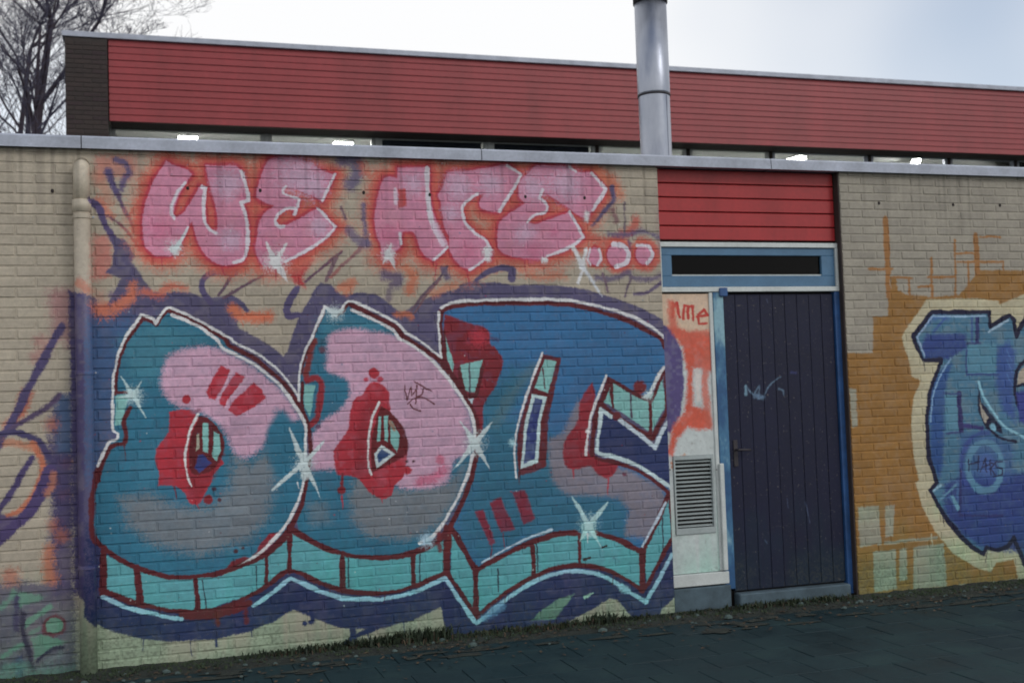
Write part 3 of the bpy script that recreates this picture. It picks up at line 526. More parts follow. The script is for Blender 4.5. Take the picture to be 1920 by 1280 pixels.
for _ in range(260):
    x, y = rd.uniform(170, 1240), rd.uniform(300, 1150); dot(x, y, rd.uniform(.5, 1.5), rd.choice([PURP, MAR, WHT, RED, TEAL]), 1, .55)

# --- paint on the panel beside the door (that board stands 6 cm further back)
PLANE[0] = 0.06; SHIFT[0] = BAY_SHIFT
for _ in range(4): fill([(1180, 500), (1340, 500), (1365, 1180), (1180, 1180)], (190, 198, 196), 1)
fill([(1180, 500), (1345, 500), (1345, 640), (1180, 640)], (206, 178, 152), 6)
fill([(1225, 600), (1262, 618), (1280, 660), (1283, 720), (1276, 780), (1258, 812), (1225, 800)], (86, 74, 126), 2.5)
fill([(1252, 612), (1285, 618), (1336, 632), (1338, 700), (1320, 690), (1300, 690), (1300, 760), (1330, 770), (1338, 802), (1312, 806), (1290, 800), (1270, 822), (1262, 858), (1250, 850), (1262, 800), (1284, 770), (1290, 700), (1280, 650)], (208, 88, 64), 5)
line([(1330, 650), (1322, 720), (1328, 790)], 14, (206, 100, 78), 5, .85); line([(1308, 695), (1310, 748)], 9, (208, 200, 194), 3)
for p in ([(1262, 594), (1262, 568)], [(1262, 576), (1270, 568), (1275, 594)], [(1282, 598), (1284, 572), (1290, 572), (1291, 596), (1292, 574), (1299, 573), (1301, 600)], [(1308, 594), (1328, 590), (1322, 580), (1310, 590), (1312, 608), (1326, 606)]): line(p, 5.5, (186, 56, 46), 1.3, smooth=False)
line([(1258, 570), (1264, 610), (1285, 628), (1330, 626)], 16, (204, 92, 70), 5, .85)
line([(1275, 610), (1292, 616)], 9, (206, 178, 150), 4, .7)
fill([(1268, 862), (1285, 850), (1288, 862)], (190, 140, 110), 4, .8); line([(1262, 868), (1266, 880)], 7, (196, 120, 80), 3)
# faint white scrawl on the blue door
for _ in range(4): fill([(1350, 500), (1640, 500), (1660, 1180), (1352, 1180)], (14, 23, 50), 1)
for p in ([(1398, 738), (1400, 724), (1408, 734), (1415, 740), (1425, 722), (1424, 746), (1434, 742), (1440, 728), (1450, 716), (1466, 706)], [(1462, 728), (1470, 732), (1471, 740)]): line(p, 3, (104, 134, 160), 1.8, .7, w2=1.5)
line([(1399, 724), (1400, 739)], 6, (110, 146, 166), 1.8, .8)
line([(1418, 741), (1434, 745)], 7, (96, 124, 152), 2.4, .7); line([(1485, 698), (1494, 700)], 4, (52, 58, 110), 2, .8)
for a, b in [((1478, 935), (1480, 952)), ((1436, 1012), (1440, 1018)), ((1512, 940), (1520, 980)), ((1440, 560), (1442, 566))]: line([a, b], 2, (70, 80, 110), 1, .8)
PLANE[0] = 0.0; SHIFT[0] = 0.0
# weathering: blotches and rain streaks under the coping; dimmer teal light near the ground painted in
nA = vnoise(IW, IH, 60, 11); nB = vnoise(IW, IH, 12, 12); nC = vnoise(IW, IH, 4, 13)
sx = vnoise(IW, 8, 9, 14)[4][None, :]
nD = vnoise(IW, IH, 150, 15)
IMG *= (0.84+0.13*nA+0.13*nB+0.07*nC+0.07*nD)[..., None]
zz = (np.arange(IH)/PX+Z0)[:, None]
dim_low = np.clip((0.62+0.5*(nA-.5)+0.3*(sx-.5)-zz)/0.62, 0, 1)*0.72
IMG[:] = IMG*(1-dim_low[..., None])+(IMG*np.array([.55, .95, .80], np.float32)+np.array([.0, .012, .010], np.float32))*dim_low[..., None]
sp = np.clip((.30+.25*(nB-.5)+.35*(nA-.5)-zz)/.22, 0, 1)*np.clip((nC-.35)*2.2, 0, 1)*.38   # mud splashed up from the soil
IMG[:] = IMG*(1-sp[..., None])+np.array([.060, .062, .048], np.float32)*sp[..., None]
st = np.clip((zz-2.55)/0.6, 0, 1)*np.clip((sx-.55)*3.4, 0, 1)*.30
IMG *= (1-st)[..., None]
# ------------------------------------------------------------------ helpers
def new_image():
    im = bpy.data.images.new('wall_paint', IW, IH, alpha=False, float_buffer=False, is_data=False)
    c = np.clip(IMG, 0, 1)
    c = np.where(c < .0031308, c*12.92, 1.055*c**(1/2.4)-.055)
    buf = np.ones((IH, IW, 4), np.float32); buf[..., :3] = c
    im.pixels.foreach_set(buf.ravel()); im.update(); im.pack()
    return im
WALL_IMG = new_image()

class N:
    """small wrapper round one material's node tree"""
    def __init__(s, name):
        s.m = bpy.data.materials.new(name); s.m.use_nodes = True
        s.t = s.m.node_tree; s.n = s.t.nodes; s.b = s.n['Principled BSDF']
    def add(s, k, **kw):
        o = s.n.new('ShaderNode'+k)
        for a, v in kw.items(): setattr(o, a, v)
        return o
    def link(s, a, b): s.t.links.new(a, b)
    def noise(s, scale, detail=4, rough=.55, vec=None, stretch=None):
        n = s.add('TexNoise'); n.inputs['Scale'].default_value = scale; n.inputs['Detail'].default_value = detail; n.inputs['Roughness'].default_value = rough
        if vec is None:
            vec = s.add('NewGeometry').outputs['Position']
        if stretch:
            mp = s.add('Mapping'); mp.inputs['Scale'].default_value = stretch; s.link(vec, mp.inputs[0]); vec = mp.outputs[0]
        s.link(vec, n.inputs['Vector']); return n.outputs[0]
    def ramp(s, fac, stops):
        r = s.add('ValToRGB'); e = r.color_ramp.elements
        while len(e) < len(stops): e.new(.5)
        for q, (p, c) in zip(e, stops): q.position = p; q.color = (*c, 1)
        s.link(fac, r.inputs[0]); return r.outputs[0]
    def mul(s, a, b, f=1.0):
        x = s.add('Mix', data_type='RGBA', blend_type='MULTIPLY'); x.inputs[0].default_value = f
        s.link(a, x.inputs[6]); s.link(b, x.inputs[7]); return x.outputs[2]
    def mixc(s, f, a, b):
        x = s.add('Mix', data_type='RGBA'); s.link(f, x.inputs[0]); s.link(a, x.inputs[6]); s.link(b, x.inputs[7]); return x.outputs[2]
    def bump(s, h, strength=.3, dist=.004):
        b = s.add('Bump'); b.inputs['Strength'].default_value = strength; b.inputs['Distance'].default_value = dist
        s.link(h, b.inputs['Height']); s.link(b.outputs[0], s.b.inputs['Normal'])
    def done(s, col=None, rough=.6, metal=0, spec=None):
        if col is not None:
            if isinstance(col, tuple): s.b.inputs['Base Color'].default_value = (*col, 1)
            else: s.link(col, s.b.inputs['Base Color'])
        if isinstance(rough, (int, float)): s.b.inputs['Roughness'].default_value = rough
        else: s.link(rough, s.b.inputs['Roughness'])
        s.b.inputs['Metallic'].default_value = metal
        if spec is not None: s.b.inputs['Specular IOR Level'].default_value = spec
        return s.m
def sr(*c): return tuple(float(v) for v in lin(c))
def worn(name, c, rough=.55, var=.18, scale=6, metal=0, bump=.15, spec=None, stretch=None):
    """a plain painted or weathered surface: colour with blotches, fine grain and a little relief"""
    k = N(name); a = k.noise(scale, 5, .6, stretch=stretch); b = k.noise(scale*11, 3)
    lo = tuple(v*(1-var) for v in c); hi = tuple(min(v*(1+var), .9) for v in c)
    col = k.mul(k.ramp(a, [(.3, lo), (.7, hi)]), k.ramp(b, [(.3, (.86, .86, .86)), (.7, (1, 1, 1))]))
    k.bump(b, bump, .003)
    return k.done(col, rough, metal, spec)

def sheet_mat(name, shift=0.0, rough=.62, bump=.5):
    """surface carrying the sprayed paint, mapped by wall metres"""
    k = N(name); pos = k.add('NewGeometry').outputs['Position']
    sep = k.add('SeparateXYZ'); k.link(pos, sep.inputs[0])
    def lin1(s_, a, b):
        m = k.add('Math', operation='MULTIPLY_ADD'); m.inputs[1].default_value = a; m.inputs[2].default_value = b; k.link(s_, m.inputs[0]); return m.outputs[0]
    cmb = k.add('CombineXYZ')
    k.link(lin1(sep.outputs[0], 1/(X1-X0), (shift-X0)/(X1-X0)), cmb.inputs[0]); k.link(lin1(sep.outputs[2], 1/(Z1-Z0), -Z0/(Z1-Z0)), cmb.inputs[1])
    tx = k.add('TexImage', image=WALL_IMG, extension='EXTEND', interpolation='Linear'); k.link(cmb.outputs[0], tx.inputs[0])
    g = k.noise(38, 4, .65); f = k.noise(170, 2)
    oi = k.add('ObjectInfo').outputs['Random']
    c = k.mul(tx.outputs[0], k.ramp(g, [(.28, (.84, .84, .85)), (.6, (1, 1, 1))]))
    c = k.mul(c, k.ramp(oi, [(0, (.86, .86, .87)), (1, (1.0, 1.0, 1.0))]))
    at_ = k.add('Attribute', attribute_name='tone'); c = k.mul(c, k.ramp(at_.outputs['Fac'], [(0, (1, 1, 1)), (.004, (1, 1, 1)), (.005, (.85, .85, .86)), (1, (1, 1, 1))]))
    ch = k.noise(52, 6, .72); chip = k.ramp(ch, [(.62, (0, 0, 0)), (.67, (.6, .6, .6))])
    base = k.add('RGB'); base.outputs[0].default_value = (.23, .20, .17, 1); c = k.mixc(chip, c, base.outputs[0])
    add = k.add('Math', operation='ADD'); k.link(g, add.inputs[0]); k.link(f, add.inputs[1])
    k.bump(add.outputs[0], bump, .004)
    return k.done(c, k.ramp(g, [(.3, (rough-.1,)*3), (.7, (rough+.15,)*3)]), 0, .35)

MAT = {}
MAT['brick'] = sheet_mat('painted_brick')
MAT['board'] = sheet_mat('painted_board', BAY_SHIFT, .5, .15)
MAT['pipe'] = sheet_mat('painted_pipe', 0, .42, .08)
MAT['trim'] = worn('grey_metal_trim', sr(170, 176, 190), .42, .2, 5, .15, .1)
MAT['red'] = worn('red_cladding', sr(146, 46, 52), .45, .14, 1.6, 0, .08, stretch=(1.6, 1, .35))
MAT['red2'] = worn('red_cladding_dark', sr(170, 40, 44), .42, .15, 3, 0, .08, stretch=(1.6, 1, .4))
MAT['white'] = worn('white_frame_paint', sr(206, 212, 210), .4, .1, 7)
MAT['bluef'] = worn('blue_frame_paint', sr(78, 118, 150), .42, .16, 6)
MAT['blued'] = worn('blue_door_frame_paint', sr(44, 84, 136), .45, .35, 7)
k = N('worn_blue_post'); g = k.noise(5.5, 4, .6, stretch=(1, 1, .45)); f = k.noise(50, 3); MAT['postw'] = k.done(k.mul(k.ramp(g, [(.40, sr(44, 88, 132)), (.50, sr(70, 120, 156)), (.60, sr(140, 180, 194))]), k.ramp(f, [(.3, (.85,)*3), (.7, (1,)*3)])), .45)
MAT['dark'] = worn('dark_void', sr(34, 28, 28), .8, .2, 5)
MAT['vent'] = worn('grey_louvre_metal', sr(168, 178, 178), .5, .14, 9)
MAT['concrete'] = worn('damp_concrete', sr(74, 92, 102), .8, .35, 9, 0, .5)
MAT['plug'] = worn('rusty_plug', sr(44, 36, 36), .8, .2, 30)
MAT['zinc'] = None
k = N('galvanised_steel'); a = k.noise(7, 4, stretch=(1, 1, .25)); b = k.noise(60, 2)
k.bump(k.noise(4.5, 3, .5), .25, .02); MAT['zinc'] = k.done(k.ramp(a, [(.3, sr(128, 134, 148)), (.7, sr(176, 180, 190))]), k.ramp(a, [(.3, (.3,)*3), (.7, (.46,)*3)]), .85)
MAT['soot'] = worn('sooty_steel', sr(62, 58, 62), .6, .3, 12, .3)
k = N('brown_pier_brick'); oi = k.add('ObjectInfo').outputs['Random']; g = k.noise(30, 4)
MAT['pier'] = k.done(k.mul(k.ramp(oi, [(0, sr(56, 48, 47)), (.5, sr(66, 56, 53)), (1, sr(60, 47, 50))]), k.ramp(g, [(.3, (.75,)*3), (.7, (1,)*3)])), .85)
MAT['mortar'] = worn('grey_mortar', sr(64, 58, 56), .9, .2, 20)
MAT['ceil'] = worn('pale_ceiling_tiles', sr(240, 244, 244), .8, .04, 2)
MAT['room'] = worn('pale_room_wall', sr(222, 224, 220), .8, .06, 2)
MAT['blind'] = worn('dark_blind_fabric', sr(58, 68, 82), .8, .15, 6)
MAT['roof'] = worn('roofing_felt', sr(62, 62, 64), .9, .25, 3, 0, .4)
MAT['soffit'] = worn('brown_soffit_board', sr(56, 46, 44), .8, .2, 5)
k = N('lit_tube'); k.b.inputs['Emission Color'].default_value = (1, .98, .92, 1); k.b.inputs['Emission Strength'].default_value = 40.0; MAT['lamp'] = k.done((.9, .9, .85), .5)
# window glass: a thin clear sheet that mirrors the sky a little
k = N('window_glass'); tr = k.add('BsdfTransparent'); tr.inputs[0].default_value = (.96, .97, .97, 1); gl = k.add('BsdfGlossy'); gl.inputs['Roughness'].default_value = .04
fr = k.add('Fresnel'); fr.inputs[0].default_value = 1.5; mx = k.add('MixShader'); k.link(fr.outputs[0], mx.inputs[0]); k.link(tr.outputs[0], mx.inputs[1]); k.link(gl.outputs[0], mx.inputs[2])
k.link(mx.outputs[0], k.n['Material Output'].inputs[0]); MAT['glass'] = k.m
k = N('dusty_pane'); tr = k.add('BsdfTransparent'); tr.inputs[0].default_value = (.35, .33, .33, 1); gl = k.add('BsdfGlossy'); gl.inputs['Roughness'].default_value = .12
fr = k.add('Fresnel'); fr.inputs[0].default_value = 1.22; mx = k.add('MixShader'); k.link(fr.outputs[0], mx.inputs[0]); k.link(tr.outputs[0], mx.inputs[1]); k.link(gl.outputs[0], mx.inputs[2])
k.link(mx.outputs[0], k.n['Material Output'].inputs[0]); MAT['pane'] = k.m
# bark, weeds, soil, paving
MAT['bark'] = worn('wet_bark', sr(62, 52, 62), .9, .3, 14, 0, .5)
MAT['twig'] = worn('twig_bark', sr(74, 72, 92), .9, .2, 20)
k = N('weed_leaf'); oi = k.noise(9, 3); MAT['weed'] = k.done(k.ramp(oi, [(.3, sr(22, 34, 24)), (.55, sr(40, 54, 34)), (.75, sr(66, 62, 40))]), .7)
k = N('moss'); oi = k.noise(14, 4); MAT['moss'] = k.done(k.ramp(oi, [(.3, sr(30, 40, 32)), (.6, sr(48, 62, 40)), (.8, sr(70, 66, 46))]), .9)
k = N('leaf_litter'); oi = k.noise(21, 3); MAT['litter'] = k.done(k.ramp(oi, [(.3, sr(44, 36, 30)), (.6, sr(78, 62, 44)), (.8, sr(100, 96, 78))]), .8)
MAT['stone'] = worn('pale_rubble', sr(74, 90, 88), .9, .3, 25, 0, .4)
k = N('soil'); g = k.noise(12, 6, .7); k.bump(k.noise(45, 5, .7), .9, .02); MAT['soil'] = k.done(k.ramp(g, [(.3, sr(30, 34, 32)), (.6, sr(48, 54, 48)), (.8, sr(66, 66, 58))]), .95)
k = N('wet_paving'); g = k.noise(2.2, 5, .6); f = k.noise(40, 4, .6); oi = k.add('ObjectInfo').outputs['Random']
c = k.mul(k.ramp(g, [(.3, sr(10, 37, 43)), (.52, sr(18, 46, 52)), (.72, sr(32, 58, 60))]), k.ramp(f, [(.25, (.7,)*3), (.65, (1,)*3)])); c = k.mul(c, k.ramp(oi, [(0, (.88, .9, .9)), (1, (1, 1, 1))]))
k.bump(f, .35, .004); MAT['paving'] = k.done(c, k.ramp(g, [(.35, (.55,)*3), (.6, (.85,)*3)]), 0, .35)
k = N('paving_joint'); g = k.noise(18, 4); MAT['joint'] = k.done(k.ramp(g, [(.3, sr(12, 32, 35)), (.7, sr(24, 44, 44))]), .95)

class MB:
    def __init__(s): s.v = []; s.f = []
    def quadbox(s, P):
        """8 corners: bottom 0-3, top 4-7"""
        b = len(s.v); s.v += [tuple(p) for p in P]
        s.f += [(b, b+3, b+2, b+1), (b+4, b+5, b+6, b+7), (b, b+1, b+5, b+4), (b+1, b+2, b+6, b+5), (b+2, b+3, b+7, b+6), (b+3, b, b+4, b+7)]
    def box(s, x0, x1, y0, y1, z0, z1):
        s.quadbox([(x0, y0, z0), (x1, y0, z0), (x1, y1, z0), (x0, y1, z0), (x0, y0, z1), (x1, y0, z1), (x1, y1, z1), (x0, y1, z1)])
    def face(s, pts): b = len(s.v); s.v += [tuple(p) for p in pts]; s.f.append(tuple(range(b, b+len(pts))))
    def tube(s, pts, rads, n=8, cap=True):
        rings = []
        for i, p in enumerate(pts):
            p = Vector(p); a = Vector(pts[max(i-1, 0)]); c = Vector(pts[min(i+1, len(pts)-1)]); d = (c-a)
            if d.length < 1e-9: d = Vector((0, 0, 1))
            d.normalize(); u = d.cross(Vector((0.31, 0.95, 0.02)) if abs(d.y) < .9 else Vector((1, 0, 0))); u.normalize(); w = d.cross(u)
            b = len(s.v)
            for q in range(n):
                t = 2*math.pi*q/n; s.v.append(tuple(p+(u*math.cos(t)+w*math.sin(t))*rads[i]))
            rings.append(b)
        for a, b in zip(rings, rings[1:]):
            for q in range(n): s.f.append((a+q, a+(q+1) % n, b+(q+1) % n, b+q))
        if cap: s.f.append(tuple(rings[-1]+q for q in range(n))); s.f.append(tuple(rings[0]+n-1-q for q in range(n)))
    def mesh(s, name, mat, bevel=0, smooth=False):
        me = bpy.data.meshes.new(name); me.from_pydata(s.v, [], s.f); me.update()
        if bevel:
            bm = bmesh.new(); bm.from_mesh(me)
            bmesh.ops.bevel(bm, geom=list(bm.edges), offset=bevel, segments=1, affect='EDGES'); bm.to_mesh(me); bm.free()
        if smooth:
            for p in me.polygons: p.use_smooth = True
        me.materials.append(mat); return me
    def build(s, name, mat, parent=None, bevel=0, smooth=False, loc=None):
        return put(name, s.mesh(name, mat, bevel, smooth), parent, loc)
def put(name, me, parent=None, loc=None):
    o = bpy.data.objects.new(name, me); COL.objects.link(o)
    if parent is not None: o.parent = parent
    if loc is not None: o.location = loc
    return o
def tag(o, label=None, cat=None, group=None, kind=None):
    if label: o['label'] = label
    if cat: o['category'] = cat
    if group: o['group'] = group
    if kind: o['kind'] = kind
    return o
def thing(name, label, cat, group=None, loc=(0, 0, 0)):
    return tag_loc(bpy.data.objects.new(name, None), label, cat, group, loc)
def tag_loc(o, label, cat, group, loc):
    o.empty_display_size = .2; COL.objects.link(o); o.location = loc; return tag(o, label, cat, group)
def box(name, mat, parent, x0, x1, y0, y1, z0, z1, bevel=0.003):
    m = MB(); m.box(x0, x1, y0, y1, z0, z1); return m.build(name, mat, parent, bevel)

# ------------------------------------------------------------------ ground
m = MB(); m.face([(-400, -400, -.03), (400, -400, -.03), (400, 400, -.03), (-400, 400, -.03)])
tag(m.build('ground', MAT['soil']), kind='structure')
SLAB = .30
pave = tag(box('pavement', MAT['joint'], None, -14, 24, -16, -.30, -.029, -.010, 0), kind='structure')
tm = MB(); tm.box(-.1488, .1488, -.1488, .1488, -.009, 0); tile_me = tm.mesh('paving_tile', MAT['paving'], .004)
rest = MB(); cells = []
for iy in range(0, 40):
    for ix in range(-30, 60):
        x = ix*SLAB+(.15 if iy % 2 else 0); y = -.45-iy*SLAB
        if -14 < x < 24 and y > -15.8: cells.append((x, y))
def in_view(x, y, z):
    d = np.array([x, y, z])-EYE; w = d@FWD
    if w <= .1: return False, 0
    return abs(d@RIGHT)/w*CAM_F < 990 and abs(d@UP)/w*CAM_F < 670, w
vis = [c for c in cells if in_view(c[0], c[1], 0)[0]]
vis.sort(key=lambda c: in_view(c[0], c[1], 0)[1]); near = set(vis[:290])
for c in cells:
    zj, tx, ty = random.uniform(-.0015, .0015), random.uniform(-.003, .003), random.uniform(-.003, .003)
    if c in near:
        o = put('paving_tile', tile_me, pave, (c[0], c[1], zj)); o.rotation_euler = (tx, ty, random.uniform(-.006, .006))
    elif c[1] > -9: rest.box(c[0]-.1488, c[0]+.1488, c[1]-.1488, c[1]+.1488, -.009, zj)
tag(rest.build('paving_field', MAT['paving'], pave), kind='stuff')

# ------------------------------------------------------------------ annex
annex = thing('annex_building', 'low flat-roofed brick annex covered in WE ARE graffiti, with blue door', 'building')
WALL_T = .11; HT = 3.155
XL, XR = -3.4, 9.6
BX0 = at(1233, 330)[0]+.004; BX1 = at(1592, 740)[0]          # the door bay between two brick walls
BX0 = (at(1240, 460)[0]+at(1265, 1100)[0]+at(1233, 330)[0])/3
CRS = .0625; PITCHX = .222
zj = at(90, 345.3)[1]; z_off = zj % CRS
xj = at(322.7, 628)[0]; row_j = round((at(322.7, 628)[1]-CRS/2-z_off)/CRS)
def brick_mesh(seed, w=.2105, h=.0525, d=.10):
    r = random.Random(seed); v = []; q = .0035
    a = [(-w/2, 0, -h/2), (w/2, 0, -h/2), (w/2, 0, h/2), (-w/2, 0, h/2)]
    me = MB(); j = lambda s: r.uniform(-s, s)
    fr = [(x-math.copysign(q+abs(j(.0012)), x), -.0005+j(.0007), z-math.copysign(q+abs(j(.001)), z)) for x, _, z in a]
    sd = [(x+j(.0008), q, z+j(.0006)) for x, _, z in a]
    bk = [(x, d, z) for x, _, z in sd]
    me.v = fr+sd+bk
    me.f = [(0, 1, 2, 3)]+[(4+i, 4+(i+1) % 4, (i+1) % 4, i) for i in range(4)]+[(8+i, 8+(i+1) % 4, 4+(i+1) % 4, 4+i) for i in range(4)]
    return me
BR = [brick_mesh(s) for s in range(6)]
BRM = [b.mesh('brick', MAT['brick']) for b in BR]
def lay(x0, x1):
    """running bond: list of (x centre, z centre, width scale)"""
    o = []; r = -1
    while z_off+r*CRS < HT:
        zc = z_off+r*CRS+CRS/2
        ph = xj+(0 if (r-row_j) % 2 == 0 else PITCHX/2)
        i = math.floor((x0-ph)/PITCHX)
        while True:
            a, b = ph+i*PITCHX, ph+(i+1)*PITCHX
            if a > x1: break
            a2, b2 = max(a, x0), min(b, x1)
            if b2-a2 > .03: o.append(((a2+b2)/2, zc, (b2-a2-.0115)/.2105))
            i += 1
        r += 1
    return [q for q in o if q[1] > -.02]
walls = []
for x0, x1, lab in ((XL, BX0, 'brick wall painted with WE ARE and big teal letters'), (BX1, XR, 'brick wall painted with an orange ground and blue letters')):
    w = box('wall', MAT['brick'], annex, x0+.004, x1-.004, .0045, WALL_T-.004, -.04, HT, 0); w['label'] = lab
    walls.append((w, lay(x0, x1)))
allb = []
for w, L in walls:
    for q in L:
        ok, dist = in_view(q[0], 0, q[1]); allb.append((dist if (ok and q[2] > .6 and q[1] < HT-.03) else 1e9, w, q))
allb.sort(key=lambda t: t[0])
restb = {}
for i, (dist, w, q) in enumerate(allb):
    dy = random.gauss(0, .0007); kk = random.randrange(6)
    if i < 295 and dist < 1e8:
        o = put('brick', BRM[kk], w, (q[0], dy, q[1]+random.uniform(-.0012, .0012))); o.scale = (q[2], 1, 1); o.rotation_euler = (0, random.uniform(-.004, .004), 0)
    else:
        mb = restb.setdefault(w.name, (w, MB()))[1]; b = len(mb.v); src = BR[kk]; jz = random.uniform(-.0012, .0012); an = random.uniform(-.004, .004)
        mb.v += [(q[0]+v[0]*q[2], v[1]+dy, q[1]+v[2]+jz-v[0]*an) for v in src.v]; mb.f += [tuple(b+k_ for k_ in f) for f in src.f]; mb.__dict__.setdefault('tone', []).extend([random.uniform(.01, 1)]*len(src.f))
for w, mb in restb.values():
    o = tag(mb.build('brickwork', MAT['brick'], w), kind='stuff')
    o.data.attributes.new('tone', 'FLOAT', 'FACE').data.foreach_set('value', mb.tone)
# dark plugs in a row of old fixing holes
pm = MB(); pm.tube([(0, .002, 0), (0, -.004, 0), (0, -.006, 0)], [.012, .011, .006], 8); plug_me = pm.mesh('wall_plug', MAT['plug'])
for x, y in ((352, 353), (488, 357), (682, 361), (806, 365), (985, 369), (1096, 371), (1648, 381), (1787, 384), (1875, 385), (98, 358)):
    X, Z = at(x, y); put('wall_plug', plug_me, annex, (X, 0, Z)).scale = (.85, 1, 1.1)
# roof and its metal edge, in lengths that butt together
box('roof', MAT['roof'], annex, XL, XR, .16, 8.5, HT-.06, HT+.02, 0)
box('roof', MAT['roof'], annex, XL, XR, .112, .158, HT-.3, HT-.002, 0).name = 'roof_beam'
cuts = [XL-.05, at(153, 270)[0], at(900, 300)[0], at(1440, 313)[0], XR+.05]
for a, b in zip(cuts, cuts[1:]):
    t = MB(); zt = HT+.074
    prof = [(-.045, HT-.004), (-.045, zt-.012), (-.036, zt), (.16, zt-.004), (.16, HT+.002), (-.03, HT+.002), (-.033, HT-.004)]
    n = len(prof)
    for x in (a+.003, b-.003): t.v += [(x, p[0], p[1]) for p in prof]
    t.f = [(i, (i+1) % n, n+(i+1) % n, n+i) for i in range(n)]+[tuple(range(n-1, -1, -1)), tuple(range(n, 2*n))]
    t.build('roof_trim', MAT['trim'], annex)
    box('trim_joint', MAT['dark'], annex, b-.0028, b+.0028, -.040, .1, HT, HT+.068, 0)

# the door bay: everything stands about 6 cm behind the brick face
BY = .06
def bz(x, y): return at(x, y, BY)[1]
def bxp(x, y): return at(x, y, BY)[0]
box('bay_backing', MAT['dark'], annex, BX0-.1, BX1+.1, .118, .15, 0, HT-.31, 0)
z_red0 = bz(1400, 451); nb = 5; bh = (HT-z_red0)/nb
fc = MB(); fc.box(BX0, BX1, .085, .105, z_red0, HT+.0005); fc.build('board_backing', MAT['dark'], annex)
for i in range(nb):
    z0 = z_red0+i*bh
    t = MB(); dy = random.uniform(-.001, .001); t.box(BX0+.006, BX1-.014, BY+dy, BY+.018+dy, z0+.003, z0+bh-.004); t.build('cladding_board', MAT['red2'], annex, .0035)
# transom window over the door
zt1, zt0 = bz(1400, 455), bz(1400, 547)
tw = MB(); wx0, wx1 = BX0+.004, bxp(1573, 500); fw = .034
for q in ((wx0, wx1, zt1-.036, zt1), (wx0, wx1, zt0, zt0+.036), (wx0, wx0+.02, zt0+.036, zt1-.036), (wx1-fw, wx1, zt0+.036, zt1-.036)): tw.box(q[0], q[1], BY-.014, BY+.05, q[2], q[3])
win = tw.build('transom_window', MAT['white'], annex, .003)
gx0, gx1, gz0, gz1 = bxp(1260, 500), bxp(1541, 500), bz(1400, 517), bz(1400, 479)
sb = MB(); ix0, ix1, iz0, iz1 = wx0+.022, wx1-fw-.002, zt0+.038, zt1-.038
for q in ((ix0, ix1, gz1, iz1), (ix0, ix1, iz0, gz0), (ix0, gx0, gz0, gz1), (gx1, ix1, gz0, gz1)): sb.box(q[0], q[1], BY+.002, BY+.04, q[2], q[3])
sb.build('sash', MAT['bluef'], win, .003)
box('pane', MAT['pane'], win, gx0-.004, gx1+.004, BY+.026, BY+.031, gz0-.004, gz1+.004, 0)
bd = MB(); bd.box(gx0-.004, gx1+.004, gz0*0+BY+.012, BY+.022, gz0+.002, gz0+.010); bd.build('glazing_bead', MAT['white'], win)
# dark strip added over the right reveal, its shade as a colour
box('jamb_shade_strip', MAT['soffit'], annex, BX1-.010, BX1+.003, .003, BY+.05, .015, HT-.006)
# door with upright planks
dx0, dx1 = bxp(1366, 800), bxp(1574, 800); dz1 = zt0-.016; dz0 = bz(1480, 1100)
door = box('door', MAT['board'], annex, dx0, dx1, BY+.030, BY+.044, dz0, dz1, 0)
npl = 9; pw = (dx1-dx0)/npl
for i in range(npl):
    dy = random.uniform(-.0012, .0012)
    t = MB(); t.box(dx0+i*pw+.0013, dx0+(i+1)*pw-.0013, BY+.012+dy, BY+.028+dy, dz0+.006, dz1-.004); t.build('plank', MAT['board'], door, .0025)
hx = bxp(1376, 840)
pl = MB(); pl.box(hx, hx+.034, BY+.004, BY+.0105, 1.0, 1.19); pl.build('lock_plate', MAT['soot'], door, .002)
hd = MB(); hd.tube([(hx+.017, BY+.006, 1.12), (hx+.017, BY-.035, 1.12), (hx+.02, BY-.04, 1.12), (hx+.115, BY-.04, 1.117)], [.008, .008, .009, .007], 8); hd.build('handle', MAT['soot'], door, smooth=True)
# posts of the door frame
box('door_post', MAT['postw'], annex, bxp(1346, 800), dx0-.004, BY-.012, BY+.05, bz(1350, 1105), zt0-.004)
box('door_post', MAT['blued'], annex, dx1+.004, bxp(1597, 800), BY-.010, BY+.05, .02, zt0-.004)
box('door_hinge', MAT['blued'], annex, bxp(1346, 548), bxp(1361, 548), BY-.03, BY-.0145, bz(1350, 556), bz(1350, 540), .004)
# panel with louvre left of the door
px0, px1 = BX0+.004, bxp(1339, 800)
pz1 = zt0-.012; pz0 = bz(1300, 1075); vz1 = bz(1300, 861); vz0 = bz(1300, 989)
vx0, vx1 = bxp(1268, 925), bxp(1336, 925)
panel = MB()
for q in ((px0, px1, vz1+.03, pz1), (px0, px1, pz0+.004, vz0-.045), (px0, vx0-.016, vz0-.045, vz1+.03), (vx1+.016, px1, vz0-.045, vz1+.03)): panel.box(q[0], q[1], BY+.004, BY+.03, q[2], q[3])
pn = panel.build('side_panel', MAT['board'], annex); pn['label'] = 'white board panel with orange spray paint and louvre'
lv = MB()
for q in ((vx0-.014, vx1+.014, vz1, vz1+.028), (vx0-.014, vx1+.014, vz0-.043, vz0), (vx0-.014, vx0, vz0, vz1), (vx1, vx1+.014, vz0, vz1)): lv.box(q[0], q[1], BY-.006, BY+.028, q[2], q[3])
louvre = lv.build('louvre_vent', MAT['vent'], annex, .002)
box('louvre_back', MAT['dark'], louvre, vx0, vx1, BY+.032, BY+.036, vz0, vz1, 0)
ns = 17; sh = (vz1-vz0)/ns
